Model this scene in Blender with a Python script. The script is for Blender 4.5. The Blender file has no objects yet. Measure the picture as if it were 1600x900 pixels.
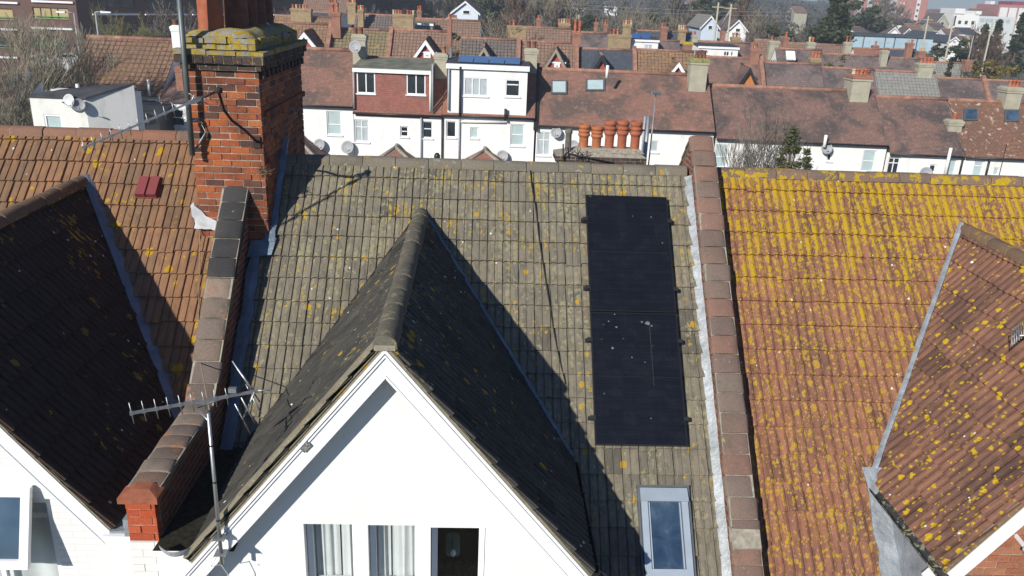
import bpy, bmesh, math, random
from mathutils import Vector as V3, Matrix
random.seed(7)
rnd = random.Random(11)
S = bpy.context.scene
COL = S.collection
R_ = math.radians

# ------------------------------------------------------------------ camera
FPX = 1275.0
PITCH, YAW, ROLL = R_(19.8), R_(2.7), math.atan(.04)
CAM = V3((0, 0, 12.0))
_fw = V3((math.sin(YAW)*math.cos(PITCH), math.cos(YAW)*math.cos(PITCH), -math.sin(PITCH)))
_r0 = V3((math.cos(YAW), -math.sin(YAW), 0))
_u0 = _r0.cross(_fw)
_R = _r0*math.cos(ROLL) + _u0*math.sin(ROLL)
_U = -_r0*math.sin(ROLL) + _u0*math.cos(ROLL)
HF = V3((math.sin(YAW), math.cos(YAW), 0))          # level forward axis of the far streets
HR = V3((math.cos(YAW), -math.sin(YAW), 0))         # level axis along the far streets

def ray(x, y):
    return _fw + _R*((x-800)/FPX) + _U*((450-y)/FPX)
def atY(x, y, Y):
    r = ray(x, y); return CAM + r*(Y/r.y)
def atX(x, y, X):
    r = ray(x, y); return CAM + r*(X/r.x)
def atZ(x, y, Z):
    r = ray(x, y); return CAM + r*((Z-12)/r.z)
def onplane(x, y, n, d):
    r = ray(x, y); return CAM + r*((d - n.dot(CAM))/n.dot(r))
def far(x, y, q):
    """point seen at photo position x, y standing q metres ahead: (p along street, height)"""
    r = ray(x, y); t = q/r.dot(HF); P = CAM + r*t
    return P.dot(HR), P.z
def W(p, q, z):
    v = HR*p + HF*q; return V3((v.x, v.y, z))

cd = bpy.data.cameras.new('camera'); cam = bpy.data.objects.new('camera', cd); COL.objects.link(cam)
m = Matrix((( _R.x, _U.x, -_fw.x, CAM.x), (_R.y, _U.y, -_fw.y, CAM.y), (_R.z, _U.z, -_fw.z, CAM.z), (0, 0, 0, 1)))
cam.matrix_world = m
cd.sensor_width = 36; cd.lens = 36*FPX/1600; cd.clip_start = .1; cd.clip_end = 6000
S.camera = cam

# ------------------------------------------------------------------ light
SAZ, SEL = R_(34.6), R_(28.4)      # the sunlight travels towards +x +y
sdir = V3((math.sin(SAZ)*math.cos(SEL), math.cos(SAZ)*math.cos(SEL), -math.sin(SEL)))
ld = bpy.data.lights.new('sun', 'SUN'); ld.energy = 5.0; ld.angle = R_(.5); ld.color = (1, .95, .87)
lo = bpy.data.objects.new('sun', ld); COL.objects.link(lo)
lo.rotation_euler = sdir.to_track_quat('-Z', 'Y').to_euler()
w = bpy.data.worlds.new('World'); S.world = w; w.use_nodes = True
nt = w.node_tree; nt.nodes.clear()
sk = nt.nodes.new('ShaderNodeTexSky'); sk.sky_type = 'NISHITA'; sk.sun_disc = False
sk.sun_elevation = SEL; sk.sun_rotation = SAZ + math.pi
sk.air_density = 1.0; sk.dust_density = .05; sk.ozone_density = 2.0
bg = nt.nodes.new('ShaderNodeBackground'); bg.inputs['Strength'].default_value = .05
ou = nt.nodes.new('ShaderNodeOutputWorld')
hs = nt.nodes.new('ShaderNodeMix'); hs.data_type = 'RGBA'; hs.blend_type = 'MULTIPLY'; hs.inputs[0].default_value = 1; hs.inputs[7].default_value = (.66, .97, 1.46, 1); nt.links.new(sk.outputs[0], hs.inputs[6]); nt.links.new(hs.outputs[2], bg.inputs[0]); nt.links.new(bg.outputs[0], ou.inputs[0])
vs = S.view_settings; vs.view_transform = 'Standard'; vs.look = 'None'; vs.gamma = 1; vs.exposure = .25
S.render.engine = 'CYCLES'
cy = S.cycles; cy.use_denoising = True; cy.max_bounces = 6; cy.diffuse_bounces = 3; cy.glossy_bounces = 3
cy.transmission_bounces = 4; cy.transparent_max_bounces = 8; cy.sample_clamp_indirect = 6
cy.use_adaptive_sampling = False

# ------------------------------------------------------------------ node helper
class N:
    def __init__(s, name, rough=.8, spec=.3):
        s.m = bpy.data.materials.new(name); s.m.use_nodes = True
        s.t = s.m.node_tree; s.b = s.t.nodes['Principled BSDF']
        s.b.inputs['Roughness'].default_value = rough
        s.b.inputs['Specular IOR Level'].default_value = spec
    def new(s, t, **k):
        n = s.t.nodes.new(t)
        for a, v in k.items(): setattr(n, a, v)
        return n
    def put(s, sock, v):
        if hasattr(v, 'is_linked') or isinstance(v, bpy.types.NodeSocket): s.t.links.new(v, sock)
        elif isinstance(v, (tuple, list)) and len(v) == 3 and sock.type == 'RGBA': sock.default_value = (*v, 1)
        else: sock.default_value = v
    def coord(s, kind='Object', scale=None):
        if kind == 'UV': o = s.new('ShaderNodeTexCoord').outputs['UV']
        else: o = s.new('ShaderNodeTexCoord').outputs[kind]
        if scale is not None:
            mp = s.new('ShaderNodeMapping'); s.t.links.new(o, mp.inputs[0])
            mp.inputs['Scale'].default_value = scale if isinstance(scale, (tuple, list)) else (scale,)*3
            o = mp.outputs[0]
        return o
    def noise(s, vec, scale, detail=4, rough=.55, dist=0):
        n = s.new('ShaderNodeTexNoise'); s.put(n.inputs['Vector'], vec)
        n.inputs['Scale'].default_value = scale; n.inputs['Detail'].default_value = detail
        n.inputs['Roughness'].default_value = rough; n.inputs['Distortion'].default_value = dist
        return n.outputs[0]
    def vor(s, vec, scale, feature='F1', rand=1):
        n = s.new('ShaderNodeTexVoronoi', feature=feature); s.put(n.inputs['Vector'], vec)
        n.inputs['Scale'].default_value = scale; n.inputs['Randomness'].default_value = rand
        return n
    def ramp(s, fac, stops, interp='LINEAR'):
        n = s.new('ShaderNodeValToRGB'); r = n.color_ramp; r.interpolation = interp
        while len(r.elements) < len(stops): r.elements.new(.5)
        for e, (p, c) in zip(r.elements, stops):
            e.position = p; e.color = (*c, 1) if isinstance(c, (tuple, list)) else (c, c, c, 1)
        s.put(n.inputs[0], fac); return n.outputs[0]
    def mix(s, fac, a, b, mode='MIX'):
        n = s.new('ShaderNodeMix', data_type='RGBA', blend_type=mode)
        s.put(n.inputs[0], fac); s.put(n.inputs[6], a); s.put(n.inputs[7], b); return n.outputs[2]
    def math(s, op, a, b=None, c=None, clamp=False):
        n = s.new('ShaderNodeMath', operation=op, use_clamp=clamp)
        s.put(n.inputs[0], a)
        if b is not None: s.put(n.inputs[1], b)
        if c is not None: s.put(n.inputs[2], c)
        return n.outputs[0]
    def step(s, v, lo, hi):
        n = s.new('ShaderNodeMapRange', interpolation_type='SMOOTHSTEP')
        s.put(n.inputs[0], v); n.inputs[1].default_value = lo; n.inputs[2].default_value = hi
        return n.outputs[0]
    def island(s): return s.new('ShaderNodeNewGeometry').outputs['Random Per Island']
    def objrand(s): return s.new('ShaderNodeObjectInfo').outputs['Random']
    def sep(s, v):
        n = s.new('ShaderNodeSeparateXYZ'); s.put(n.inputs[0], v); return n.outputs
    def white(s, vec):
        n = s.new('ShaderNodeTexWhiteNoise'); s.put(n.inputs[0], vec); return n.outputs
    def bump(s, h, strength=.3, dist=.01):
        n = s.new('ShaderNodeBump'); s.put(n.inputs['Height'], h)
        n.inputs['Strength'].default_value = strength; n.inputs['Distance'].default_value = dist
        s.t.links.new(n.outputs[0], s.b.inputs['Normal']); return n
    def color(s, c): s.put(s.b.inputs['Base Color'], c); return s
    def rough(s, r): s.put(s.b.inputs['Roughness'], r); return s

def plain(name, c, rough=.7, spec=.3, metal=0, var=.12, sc=6):
    n = N(name, rough, spec); v = n.noise(n.coord(), sc, 5)
    lo = tuple(x*(1-var) for x in c); hi = tuple(min(1, x*(1+var)) for x in c)
    n.color(n.ramp(v, [(.3, lo), (.7, hi)])); n.b.inputs['Metallic'].default_value = metal
    return n.m

def roof_tile(name, stops, stain, lich=(), specks=.0, grime=.35, seed=0.0, white=.02, per=.1):
    """pressed tile: colour per tile, soft staining, lichen.  lich = list of (colour, colour2, scale, stretch, threshold, grad v0, v1, gain)"""
    n = N(name, .92, .08)
    uv = n.coord('UV'); uvs = n.sep(uv)
    isl = n.island(); col = n.ramp(isl, stops)
    col = n.mix(n.math('MULTIPLY', n.math('GREATER_THAN', n.math('FRACT', n.math('MULTIPLY', isl, 37.3)), .965), .55), col, tuple(x*.75 for x in stain))
    n1 = n.noise(n.coord('UV', (1.1, .55, 1)), 1.3, 5, .6)
    col = n.mix(n.math('MULTIPLY', n.step(n1, .42, .72), grime), col, stain)
    n2 = n.noise(n.coord('UV', (1, .32, 1)), 17, 4, .6)
    col = n.mix(n.math('MULTIPLY', n.step(n2, .42, .7), .45), col, tuple(x*.55 for x in stain))
    fine = n.noise(uv, 90, 3, .6)
    col = n.mix(.35, col, n.ramp(fine, [(.3, .25), (.7, .75)]), 'OVERLAY')
    for (c1, c2, sc, st, th, v0, v1, gain, kind) in lich:
        mp = n.new('ShaderNodeMapping'); n.put(mp.inputs[0], uv); mp.inputs['Scale'].default_value = (1, st, 1)
        mp.inputs['Location'].default_value = (seed+sc, seed*.7, 0)
        big = n.noise(mp.outputs[0], sc*.14, 3, .55)
        if kind == 'patch':
            f = n.noise(mp.outputs[0], sc, 6, .66, .4)
            f = n.math('ADD', n.math('MULTIPLY', f, .62), n.math('MULTIPLY', big, .38))
            g = n.new('ShaderNodeMapRange'); n.put(g.inputs[0], uvs[1]); g.inputs[1].default_value = v0; g.inputs[2].default_value = v1
            g.inputs[3].default_value = 0; g.inputs[4].default_value = gain
            gr = n.math('ABSOLUTE', n.math('SUBTRACT', n.math('FRACT', n.math('DIVIDE', uvs[0], per)), .5))
            f = n.math('SUBTRACT', n.math('ADD', f, g.outputs[0]), n.math('MULTIPLY', n.step(gr, .30, .48), .10))
            mask = n.step(f, th, th+.035)
        else:   # round colonies
            wob = n.noise(mp.outputs[0], sc*2.6, 5, .7)
            vv = n.new('ShaderNodeVectorMath', operation='ADD'); n.put(vv.inputs[0], mp.outputs[0])
            sc2 = n.new('ShaderNodeVectorMath', operation='SCALE'); 
            cmb = n.new('ShaderNodeCombineXYZ'); n.put(cmb.inputs[0], wob); n.put(cmb.inputs[1], wob)
            n.put(sc2.inputs[0], cmb.outputs[0]); sc2.inputs['Scale'].default_value = .9/sc
            n.put(vv.inputs[1], sc2.outputs[0])
            vo = n.vor(vv.outputs[0], sc)
            rr = n.sep(vo.outputs['Color'])
            g = n.new('ShaderNodeMapRange'); n.put(g.inputs[0], uvs[1]); g.inputs[1].default_value = v0; g.inputs[2].default_value = v1
            g.inputs[3].default_value = 0; g.inputs[4].default_value = gain
            keep = n.math('ADD', n.math('ADD', n.math('MULTIPLY', rr[1], .5), n.math('MULTIPLY', big, .5)), g.outputs[0])
            rad = n.math('MULTIPLY', n.math('ADD', n.math('MULTIPLY', rr[0], .30), .1), n.step(keep, th, th+.12))
            dd = n.math('SUBTRACT', rad, vo.outputs['Distance'])
            mask = n.step(n.math('ADD', dd, n.math('MULTIPLY', n.math('SUBTRACT', n.noise(mp.outputs[0], sc*5, 4, .7), .5), .16)), 0, .05)
        if kind == 'patch': tint = n.ramp(n.noise(mp.outputs[0], sc*1.7, 3), [(.35, c1), (.65, c2)])
        else:   # colonies: bright growing rim, duller worn centre
            cen = n.math('MULTIPLY', n.step(dd, .04, .15), n.step(n.noise(mp.outputs[0], sc*3, 4, .7), .38, .55))
            tint = n.mix(cen, c1, c2)
        col = n.mix(mask, col, tint)
    if white:
        vo = n.vor(n.coord('UV', (1, .7, 1)), 9); rr = n.sep(vo.outputs['Color'])
        rw = n.math('MULTIPLY', n.math('ADD', n.math('MULTIPLY', rr[0], .11), .02), n.math('ADD', .4, n.noise(uv, 55, 2)))
        mk = n.math('MULTIPLY', n.math('GREATER_THAN', rr[2], 1-white*2), n.math('LESS_THAN', vo.outputs['Distance'], rw))
        col = n.mix(mk, col, (.62, .62, .58))
    n.color(col)
    n.bump(n.noise(uv, 60, 4, .7), .5, .006)
    return n.m

def brick_isl(name, stops, soot=(.03, .02, .018), sootamt=.5, rough=.9, lichen=None):
    n = N(name, rough, .2); c = n.coord()
    col = n.ramp(n.island(), stops)
    nn = n.noise(c, 2.2, 5, .65)
    col = n.mix(n.math('MULTIPLY', n.step(nn, .45, .7), sootamt), col, soot)
    f = n.noise(c, 45, 4, .65)
    col = n.mix(.4, col, n.ramp(f, [(.3, .2), (.7, .8)]), 'OVERLAY')
    if lichen:
        l = n.noise(c, 11, 5, .7)
        col = n.mix(n.step(l, lichen[0], lichen[0]+.06), col, n.ramp(n.noise(c, 30, 2), [(.4, lichen[1]), (.6, lichen[2])]))
    n.color(col); n.bump(n.noise(c, 55, 4, .7), .6, .008)
    return n.m

def brick_tex(name, c1, c2, mortar, bw=.225, rh=.075, msize=.012, dark=.3):
    """bricks in a flat far wall: coordinates are metres in the UV map"""
    n = N(name, .9, .2); uv = n.coord('UV')
    b = n.new('ShaderNodeTexBrick'); n.put(b.inputs['Vector'], uv); b.inputs['Scale'].default_value = 1
    for k, v in (('Color1', c1), ('Color2', c2), ('Mortar', mortar)): b.inputs[k].default_value = (*v, 1)
    b.inputs['Mortar Size'].default_value = msize; b.inputs['Brick Width'].default_value = bw; b.inputs['Row Height'].default_value = rh
    b.inputs['Bias'].default_value = 0
    f = n.noise(uv, 1.6, 5, .6)
    col = n.mix(n.math('MULTIPLY', n.step(f, .4, .7), dark), b.outputs[0], tuple(x*.3 for x in c1))
    n.color(col); n.bump(b.outputs[1], -.4, .006); return n.m

def far_roof(name, c1, c2, stain, tw=.17, th=.10, grime=.6, gs=.55, lich=0, lcol=(.36, .25, .02), pale=0.0, gap=.012):
    """small tiles or slates on a far roof: coordinates in metres in the UV map"""
    n = N(name, .85, .25); uv = n.coord('UV')
    b = n.new('ShaderNodeTexBrick'); n.put(b.inputs['Vector'], uv); b.inputs['Scale'].default_value = 1
    for k, v in (('Color1', c1), ('Color2', c2), ('Mortar', tuple(x*.35 for x in c1))): b.inputs[k].default_value = (*v, 1)
    b.offset = 0 if tw > .26 else .5
    b.inputs['Mortar Size'].default_value = gap; b.inputs['Brick Width'].default_value = tw; b.inputs['Row Height'].default_value = th
    obj = n.objrand()
    mp = n.new('ShaderNodeMapping'); n.put(mp.inputs[0], uv)
    cb = n.new('ShaderNodeCombineXYZ'); n.put(cb.inputs[0], n.math('MULTIPLY', obj, 40)); n.put(cb.inputs[1], n.math('MULTIPLY', obj, 23)); n.put(mp.inputs['Location'], cb.outputs[0])
    f = n.noise(mp.outputs[0], gs, 6, .62, .3)
    col = n.mix(n.math('MULTIPLY', n.step(f, .43, .60), grime), b.outputs[0], stain)
    f2 = n.noise(mp.outputs[0], 3.2, 5, .65)
    col = n.mix(n.math('MULTIPLY', n.step(f2, .5, .75), .45), col, tuple(min(1, x*1.9) for x in c2))
    f4 = n.noise(mp.outputs[0], 14, 3, .65)
    col = n.mix(.5, col, n.ramp(f4, [(.3, .2), (.7, .8)]), 'OVERLAY')
    if lich:
        l = n.noise(mp.outputs[0], 2.4, 6, .7)
        col = n.mix(n.step(l, 1-lich, 1.06-lich), col, lcol)
    if pale:
        l = n.noise(mp.outputs[0], 5.5, 5, .75)
        col = n.mix(n.math('MULTIPLY', n.step(l, .56, .72), pale), col, (.42, .41, .38))
    n.color(col); n.bump(b.outputs[1], -.5, .01); return n.m

def wall_paint(name, c, dirt_or_dark=(.35, .34, .31), amt=.25, crack=.0, bump=.15):
    n = N(name, .75, .25); o = n.coord()
    f = n.noise(n.coord('Object', (1, 1, .35)), 1.5, 6, .65)
    col = n.mix(n.math('MULTIPLY', n.step(f, .5, .8), amt), c, dirt_or_dark)
    f2 = n.noise(o, 9, 5, .7)
    col = n.mix(n.math('MULTIPLY', n.step(f2, .62, .72), amt*.8), col, tuple(x*.7 for x in dirt_or_dark))
    if crack:   # hairline cracks and small knocks
        dv = n.new('ShaderNodeVectorMath', operation='ADD'); n.put(dv.inputs[0], n.coord('Object', (1, 1, .45))); sv = n.new('ShaderNodeVectorMath', operation='SCALE'); nz = n.new('ShaderNodeTexNoise'); n.put(nz.inputs['Vector'], o); nz.inputs['Scale'].default_value = 3; n.put(sv.inputs[0], nz.outputs['Color']); sv.inputs['Scale'].default_value = .25; n.put(dv.inputs[1], sv.outputs[0])
        ve = n.vor(dv.outputs[0], 1.3, 'DISTANCE_TO_EDGE'); ck = n.math('MULTIPLY', n.math('LESS_THAN', ve.outputs['Distance'], .006), n.step(n.noise(o, 1.1, 3), .54, .60))
        vk = n.vor(o, 5); kr = n.sep(vk.outputs['Color']); kn = n.math('MULTIPLY', n.math('GREATER_THAN', kr[0], .94), n.math('LESS_THAN', vk.outputs['Distance'], n.math('MULTIPLY', kr[1], .09)))
        col = n.mix(n.math('MULTIPLY', kn, crack), col, (.26, .25, .23))
    n.color(col); n.bump(n.noise(o, 22, 4, .6), bump, .01); return n.m

def glass(name, c=(.02, .025, .03), rough=.05, spec=.8):
    n = N(name, rough, spec)
    v = n.noise(n.coord(), 1.4, 3); n.color(n.ramp(v, [(.35, tuple(x*.6 for x in c)), (.65, tuple(x*1.4 for x in c))]))
    return n.m

# ------------------------------------------------------------------ mesh builder
class MB:
    def __init__(s): s.v = []; s.f = []; s.mi = []; s.uv = []; s.sm = []
    def face(s, pts, mi=0, uv=None, smooth=False):
        b = len(s.v); s.v += [V3(p) for p in pts]; s.f.append(tuple(range(b, b+len(pts))))
        s.mi.append(mi); s.uv.append(uv); s.sm.append(smooth); return s
    def grid(s, rows, mi=0, smooth=True, close=False, uvs=None):
        b = len(s.v); nc = len(rows[0])
        for r in rows: s.v += [V3(p) for p in r]
        for i in range(len(rows)-1):
            for j in range(nc if close else nc-1):
                j2 = (j+1) % nc
                s.f.append((b+i*nc+j, b+i*nc+j2, b+(i+1)*nc+j2, b+(i+1)*nc+j)); s.mi.append(mi); s.sm.append(smooth)
                s.uv.append([uvs[i][j], uvs[i][j2], uvs[i+1][j2], uvs[i+1][j]] if uvs else None)
        return s
    def hexa(s, P, mi=0):
        """8 points: bottom 4 counter-clockwise then top 4"""
        b = len(s.v); s.v += [V3(p) for p in P]
        for q in ((3, 2, 1, 0), (4, 5, 6, 7), (0, 1, 5, 4), (1, 2, 6, 5), (2, 3, 7, 6), (3, 0, 4, 7)):
            s.f.append(tuple(b+i for i in q)); s.mi.append(mi); s.uv.append(None); s.sm.append(False)
        return s
    def box(s, x0, x1, y0, y1, z0, z1, mi=0, fr=None):
        P = [(x0, y0, z0), (x1, y0, z0), (x1, y1, z0), (x0, y1, z0), (x0, y0, z1), (x1, y0, z1), (x1, y1, z1), (x0, y1, z1)]
        if fr: P = [fr(*p) for p in P]
        return s.hexa(P, mi)
    def bar(s, a, b, w, h, up=(0, 0, 1), mi=0):
        a, b = V3(a), V3(b); d = (b-a).normalized(); u = V3(up); x = d.cross(u).normalized()*(w/2); y = x.cross(d).normalized()*(h/2)
        return s.hexa([a-x-y, a+x-y, b+x-y, b-x-y, a-x+y, a+x+y, b+x+y, b-x+y], mi)
    def tube(s, pts, r, n=8, mi=0, caps=True, r2=None):
        pts = [V3(p) for p in pts]; rows = []; k = len(pts)
        d0 = (pts[1]-pts[0]).normalized(); ref = V3((0, 0, 1)) if abs(d0.z) < .9 else V3((1, 0, 0))
        for i, p in enumerate(pts):
            d = (pts[min(i+1, k-1)]-pts[max(i-1, 0)]).normalized()
            x = d.cross(ref).normalized(); y = x.cross(d).normalized()
            rr = r if r2 is None else r+(r2-r)*i/(k-1)
            rows.append([p+x*(rr*math.cos(t*2*math.pi/n))+y*(rr*math.sin(t*2*math.pi/n)) for t in range(n)])
        s.grid(rows, mi, n > 4, True)
        if caps: s.face(rows[0], mi); s.face(rows[-1][::-1], mi)
        return s
    def lathe(s, prof, loc, n=14, mi=0, axis=None):
        """prof: (radius, height)"""
        loc = V3(loc); X, Y, Z = (V3((1, 0, 0)), V3((0, 1, 0)), V3((0, 0, 1)))
        if axis is not None:
            Z = V3(axis).normalized(); X = Z.cross(V3((0, 0, 1)) if abs(Z.z) < .9 else V3((1, 0, 0))).normalized(); Y = Z.cross(X)
        rows = [[loc+Z*h+X*(r*math.cos(t*2*math.pi/n))+Y*(r*math.sin(t*2*math.pi/n)) for t in range(n)] for r, h in prof]
        return s.grid(rows, mi, True, True)
    def poly(s, pts, thick, mi=0):
        """flat polygon pushed along a vector"""
        pts = [V3(p) for p in pts]; t = V3(thick); q = [p+t for p in pts]; n = len(pts)
        s.face(pts, mi); s.face(q[::-1], mi)
        for i in range(n): s.face([pts[i], q[i], q[(i+1) % n], pts[(i+1) % n]], mi)
        return s
    def clip(s, n, d):
        """keep what lies where n.p >= d"""
        s.clips = getattr(s, 'clips', []) + [(V3(n), d)]; return s
    def build(s, name, mats, parent=None, autouv=None, fixn=True):
        me = bpy.data.meshes.new(name)
        off = V3((0, 0, 0)); p = parent
        while p is not None: off += p.location; p = p.parent
        me.from_pydata([tuple(v-off) for v in s.v], [], s.f)
        if not isinstance(mats, (list, tuple)): mats = [mats]
        for mm in mats: me.materials.append(mm)
        me.polygons.foreach_set('material_index', s.mi); me.polygons.foreach_set('use_smooth', s.sm)
        ul = me.uv_layers.new(name='UVMap')
        li = 0
        for fi, f in enumerate(s.f):
            u = s.uv[fi]
            if u is None and autouv:
                a, b, c = s.v[f[0]], s.v[f[1]], s.v[f[2]]; nn = (b-a).cross(c-a)
                ax = max(range(3), key=lambda i: abs(nn[i]))
                pr = {0: lambda q: (q.y, q.z), 1: lambda q: (q.x, q.z), 2: lambda q: (q.x, q.y)}[ax]
                u = [pr(s.v[i]) for i in f]
            for k in range(len(f)):
                if u is not None: ul.data[li+k].uv = u[k][:2]
            li += len(f)
        bm = bmesh.new(); bm.from_mesh(me)
        for (nv, d) in getattr(s, 'clips', []):
            co = nv*(d/nv.length_squared) - off
            g = bm.verts[:]+bm.edges[:]+bm.faces[:]
            bmesh.ops.bisect_plane(bm, geom=g, plane_co=co, plane_no=nv, clear_inner=True)
        if fixn:
            bmesh.ops.remove_doubles(bm, verts=bm.verts[:], dist=1e-5)
            bmesh.ops.recalc_face_normals(bm, faces=bm.faces[:])
        bm.to_mesh(me); bm.free()
        o = bpy.data.objects.new(name, me); COL.objects.link(o)
        if parent is not None: o.parent = parent
        return o

def thing(name, loc, label, cat, group=None):
    o = bpy.data.objects.new(name, None); o.empty_display_size = .2; o.location = loc; COL.objects.link(o)
    return tag(o, label, cat, group)
def tag(o, label, cat, group=None):
    o['label'] = label; o['category'] = cat
    if group: o['group'] = group
    return o
def kind(o, k): o['kind'] = k; return o
def copy_tree(o, parent=None):
    c = o.copy(); COL.objects.link(c)
    if parent is not None: c.parent = parent
    for ch in list(o.children): copy_tree(ch, c)
    return c

ROLL_PROF = [(0, -.024), (.008, -.024), (.022, -.006), (.045, .003), (.068, -.006), (.082, -.022), (.110, -.022), (.124, -.006), (.147, .003), (.170, -.006), (.184, -.022), (.2, -.024)]
def tile_sheet(O, U, Vv, u1, v1, tw=.2, g=.305, T=.035, prof=None, jit=1.0, seed=0, uoff=0, slip=.012):
    """courses of pressed interlocking tiles, every tile its own shell. O: lower left, U along the eave, Vv up the slope"""
    r = random.Random(seed); mb = MB(); Nn = U.cross(Vv).normalized()
    prof = prof or [(0, -.022), (.009, -.022), (.014, -.001), (.05, .002), (.088, 0), (.094, -.013), (.103, -.013), (.109, 0), (.15, .002), (.188, -.001), (.193, -.020), (.2, -.022)]
    k = tw/.2
    nu = int(math.ceil(u1/tw)); nv = int(math.ceil(v1/g))
    for j in range(nv):
        for i in range(-1, nu):
            ju = r.uniform(-.003, .003)*jit; jv = r.uniform(-.007, .007)*jit; jh = r.uniform(-.003, .004)*jit; tl = r.uniform(-.004, .004)*jit; jh += .011*math.sin(i*tw*1.25+seed)*math.sin(j*g*.85+seed*.7)
            if r.random() < slip: jv -= .03
            u0 = i*tw+ju+uoff; va = j*g+jv; vb = (j+1)*g+.02
            lo, hi, sk = [], [], []
            for (pu, ph) in prof:
                uu = u0+pu*k; tt = tl*(pu/.2-.5)
                wob = .004*math.sin(pu*60+j)*jit
                lo.append((uu, va+wob, T+ph+jh+tt)); hi.append((uu, vb, ph+jh+tt+.001)); sk.append((uu, va+wob+.004, -.016))
            P = lambda q: O+U*q[0]+Vv*q[1]+Nn*q[2]
            b = len(mb.v); n = len(prof)
            mb.v += [P(q) for q in sk+lo+hi]
            allq = sk+lo+hi
            def add(ix):
                mb.f.append(tuple(b+a for a in ix)); mb.mi.append(0); mb.sm.append(False); mb.uv.append([(allq[a][0], allq[a][1]) for a in ix])
            for c in range(n-1):
                add((n+c, n+c+1, 2*n+c+1, 2*n+c)); add((c, c+1, n+c+1, n+c))
            add((0, n, 2*n)); add((n-1, 3*n-1, 2*n-1))
    # boarding beneath
    q = [(-.02, 0), (u1+.02, 0), (u1+.02, v1), (-.02, v1)]
    mb.face([O+U*a+Vv*c-Nn*.018 for a, c in q], 0, q)
    mb.clip(U, U.dot(O)); mb.clip(-U, -U.dot(O)-u1); mb.clip(-Vv, -Vv.dot(O)-v1)
    return mb

def ridge_tiles(a, b, r=.11, L=.45, seed=0, sag=.6):
    """row of half round ridge tiles from a to b; one shell each"""
    rr = random.Random(seed); mb = MB(); a, b = V3(a), V3(b); d = b-a; n = max(1, round(d.length/L)); d.normalize(); step = (b-a).length/n
    x = d.cross(V3((0, 0, 1))).normalized(); z = x.cross(d).normalized()
    for i in range(n):
        jr = r+rr.uniform(-.004, .006); jz = rr.uniform(-.006, .006); jx = rr.uniform(-.006, .006)
        rows = []
        for t, e in ((.003, 0), (.02, .003), (step-.012, .002), (step-.003, 0)):
            p = a+d*(i*step+t)
            rows.append([p+x*(jx+(jr+e)*math.cos(math.pi*k/8)*1.08)+z*(jz+(jr+e)*math.sin(math.pi*k/8)*sag*1.5 - (0 if 0 < k < 8 else .03)) for k in range(9)])
        mb.grid(rows, 0, True); mb.face(rows[0], 0); mb.face(rows[-1][::-1], 0)
    # mortar bed
    mb.bar(a-z*.02, b-z*.02, r*1.9, .05, (0, 0, 1), 1)
    return mb

def coping(path, X, wd, L=.245, seed=0, t=.05, peak=.026, over=0):
    """saddle-backed coping tiles along a path of (Y, Z) points at x = X"""
    rr = random.Random(seed); mb = MB()
    for (y0, z0), (y1, z1) in zip(path[:-1], path[1:]):
        a, b = V3((X, y0, z0)), V3((X, y1, z1)); d = b-a; ln = d.length; n = max(1, round(ln/L)); d.normalize(); st = ln/n
        x = V3((1, 0, 0)); z = d.cross(x); z = z if z.z > 0 else -z
        for i in range(n):
            s0, s1 = i*st+.004+rr.uniform(0, .005), (i+1)*st-.004
            jx, jz, tw = rr.uniform(-.010, .010), rr.uniform(-.007, .009), rr.uniform(-.014, .014)
            rows = []
            for s_ in (s0, s0+.012, s1-.012, s1):
                e = 0 if s_ in (s0, s1) else .004
                h = wd/2; tt = tw*(s_-s0)/st
                sec = [(-h, -t), (-h-e, -.018), (-h+.012, .004+e), (-h+.04, .018+e), (-.05, peak+e), (.05, peak+e), (h-.04, .018+e), (h-.012, .004+e), (h+e, -.018), (h, -t)]
                rows.append([a+d*s_+x*(c+jx+tt)+z*(q+jz) for c, q in sec])
            mb.grid(rows, 0, True); mb.face(rows[0]); mb.face(rows[-1][::-1])
        mb.bar(a-z*.02, b-z*.02, wd*.93, .06, (0, 0, 1) if abs(d.z) < .9 else (0, 1, 0), 1)
    return mb

def brick_shell(mb, x0, x1, y0, y1, z0, z1, seed=0, c=.084, L=.235, m=.013, jut=.004, mi=0, mm=1, faces='fbrl', wear=.25, core=True):
    """every brick of a shaft as its own block round a mortar core"""
    r = random.Random(seed); n = max(1, round((z1-z0)/c)); ch = (z1-z0)/n
    if core: mb.box(x0+.011, x1-.011, y0+.011, y1-.011, z0, z1, mm)
    def run(a0, a1, odd, place):
        s = a0-(L/2 if odd else 0)
        while s < a1-.01:
            e = s+L; p0, p1 = max(s, a0), min(e, a1)
            if p1-p0 > .03: place(p0+(m/2 if p0 > a0 else 0), p1-(m/2 if p1 < a1 else 0))
            s = e
    for k in range(n):
        za, zb = z0+k*ch+m/2, z0+(k+1)*ch-m/2; odd = k % 2
        J = lambda: r.uniform(-jut, jut) - (r.uniform(0, .0045) if r.random() < wear else 0)
        hh = lambda: r.uniform(-.002, .002)
        if 'f' in faces: run(x0, x1, odd, lambda p, q: mb.box(p, q, y0-J(), y0+.09, za+hh(), zb+hh(), mi))
        if 'b' in faces: run(x0, x1, odd, lambda p, q: mb.box(p, q, y1-.09, y1+J(), za+hh(), zb+hh(), mi))
        if 'r' in faces: run(y0+.095, y1-.095, 1-odd, lambda p, q: mb.box(x1-.09, x1+J(), p, q, za+hh(), zb+hh(), mi))
        if 'l' in faces: run(y0+.095, y1-.095, 1-odd, lambda p, q: mb.box(x0-J(), x0+.09, p, q, za+hh(), zb+hh(), mi))
    return mb

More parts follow.
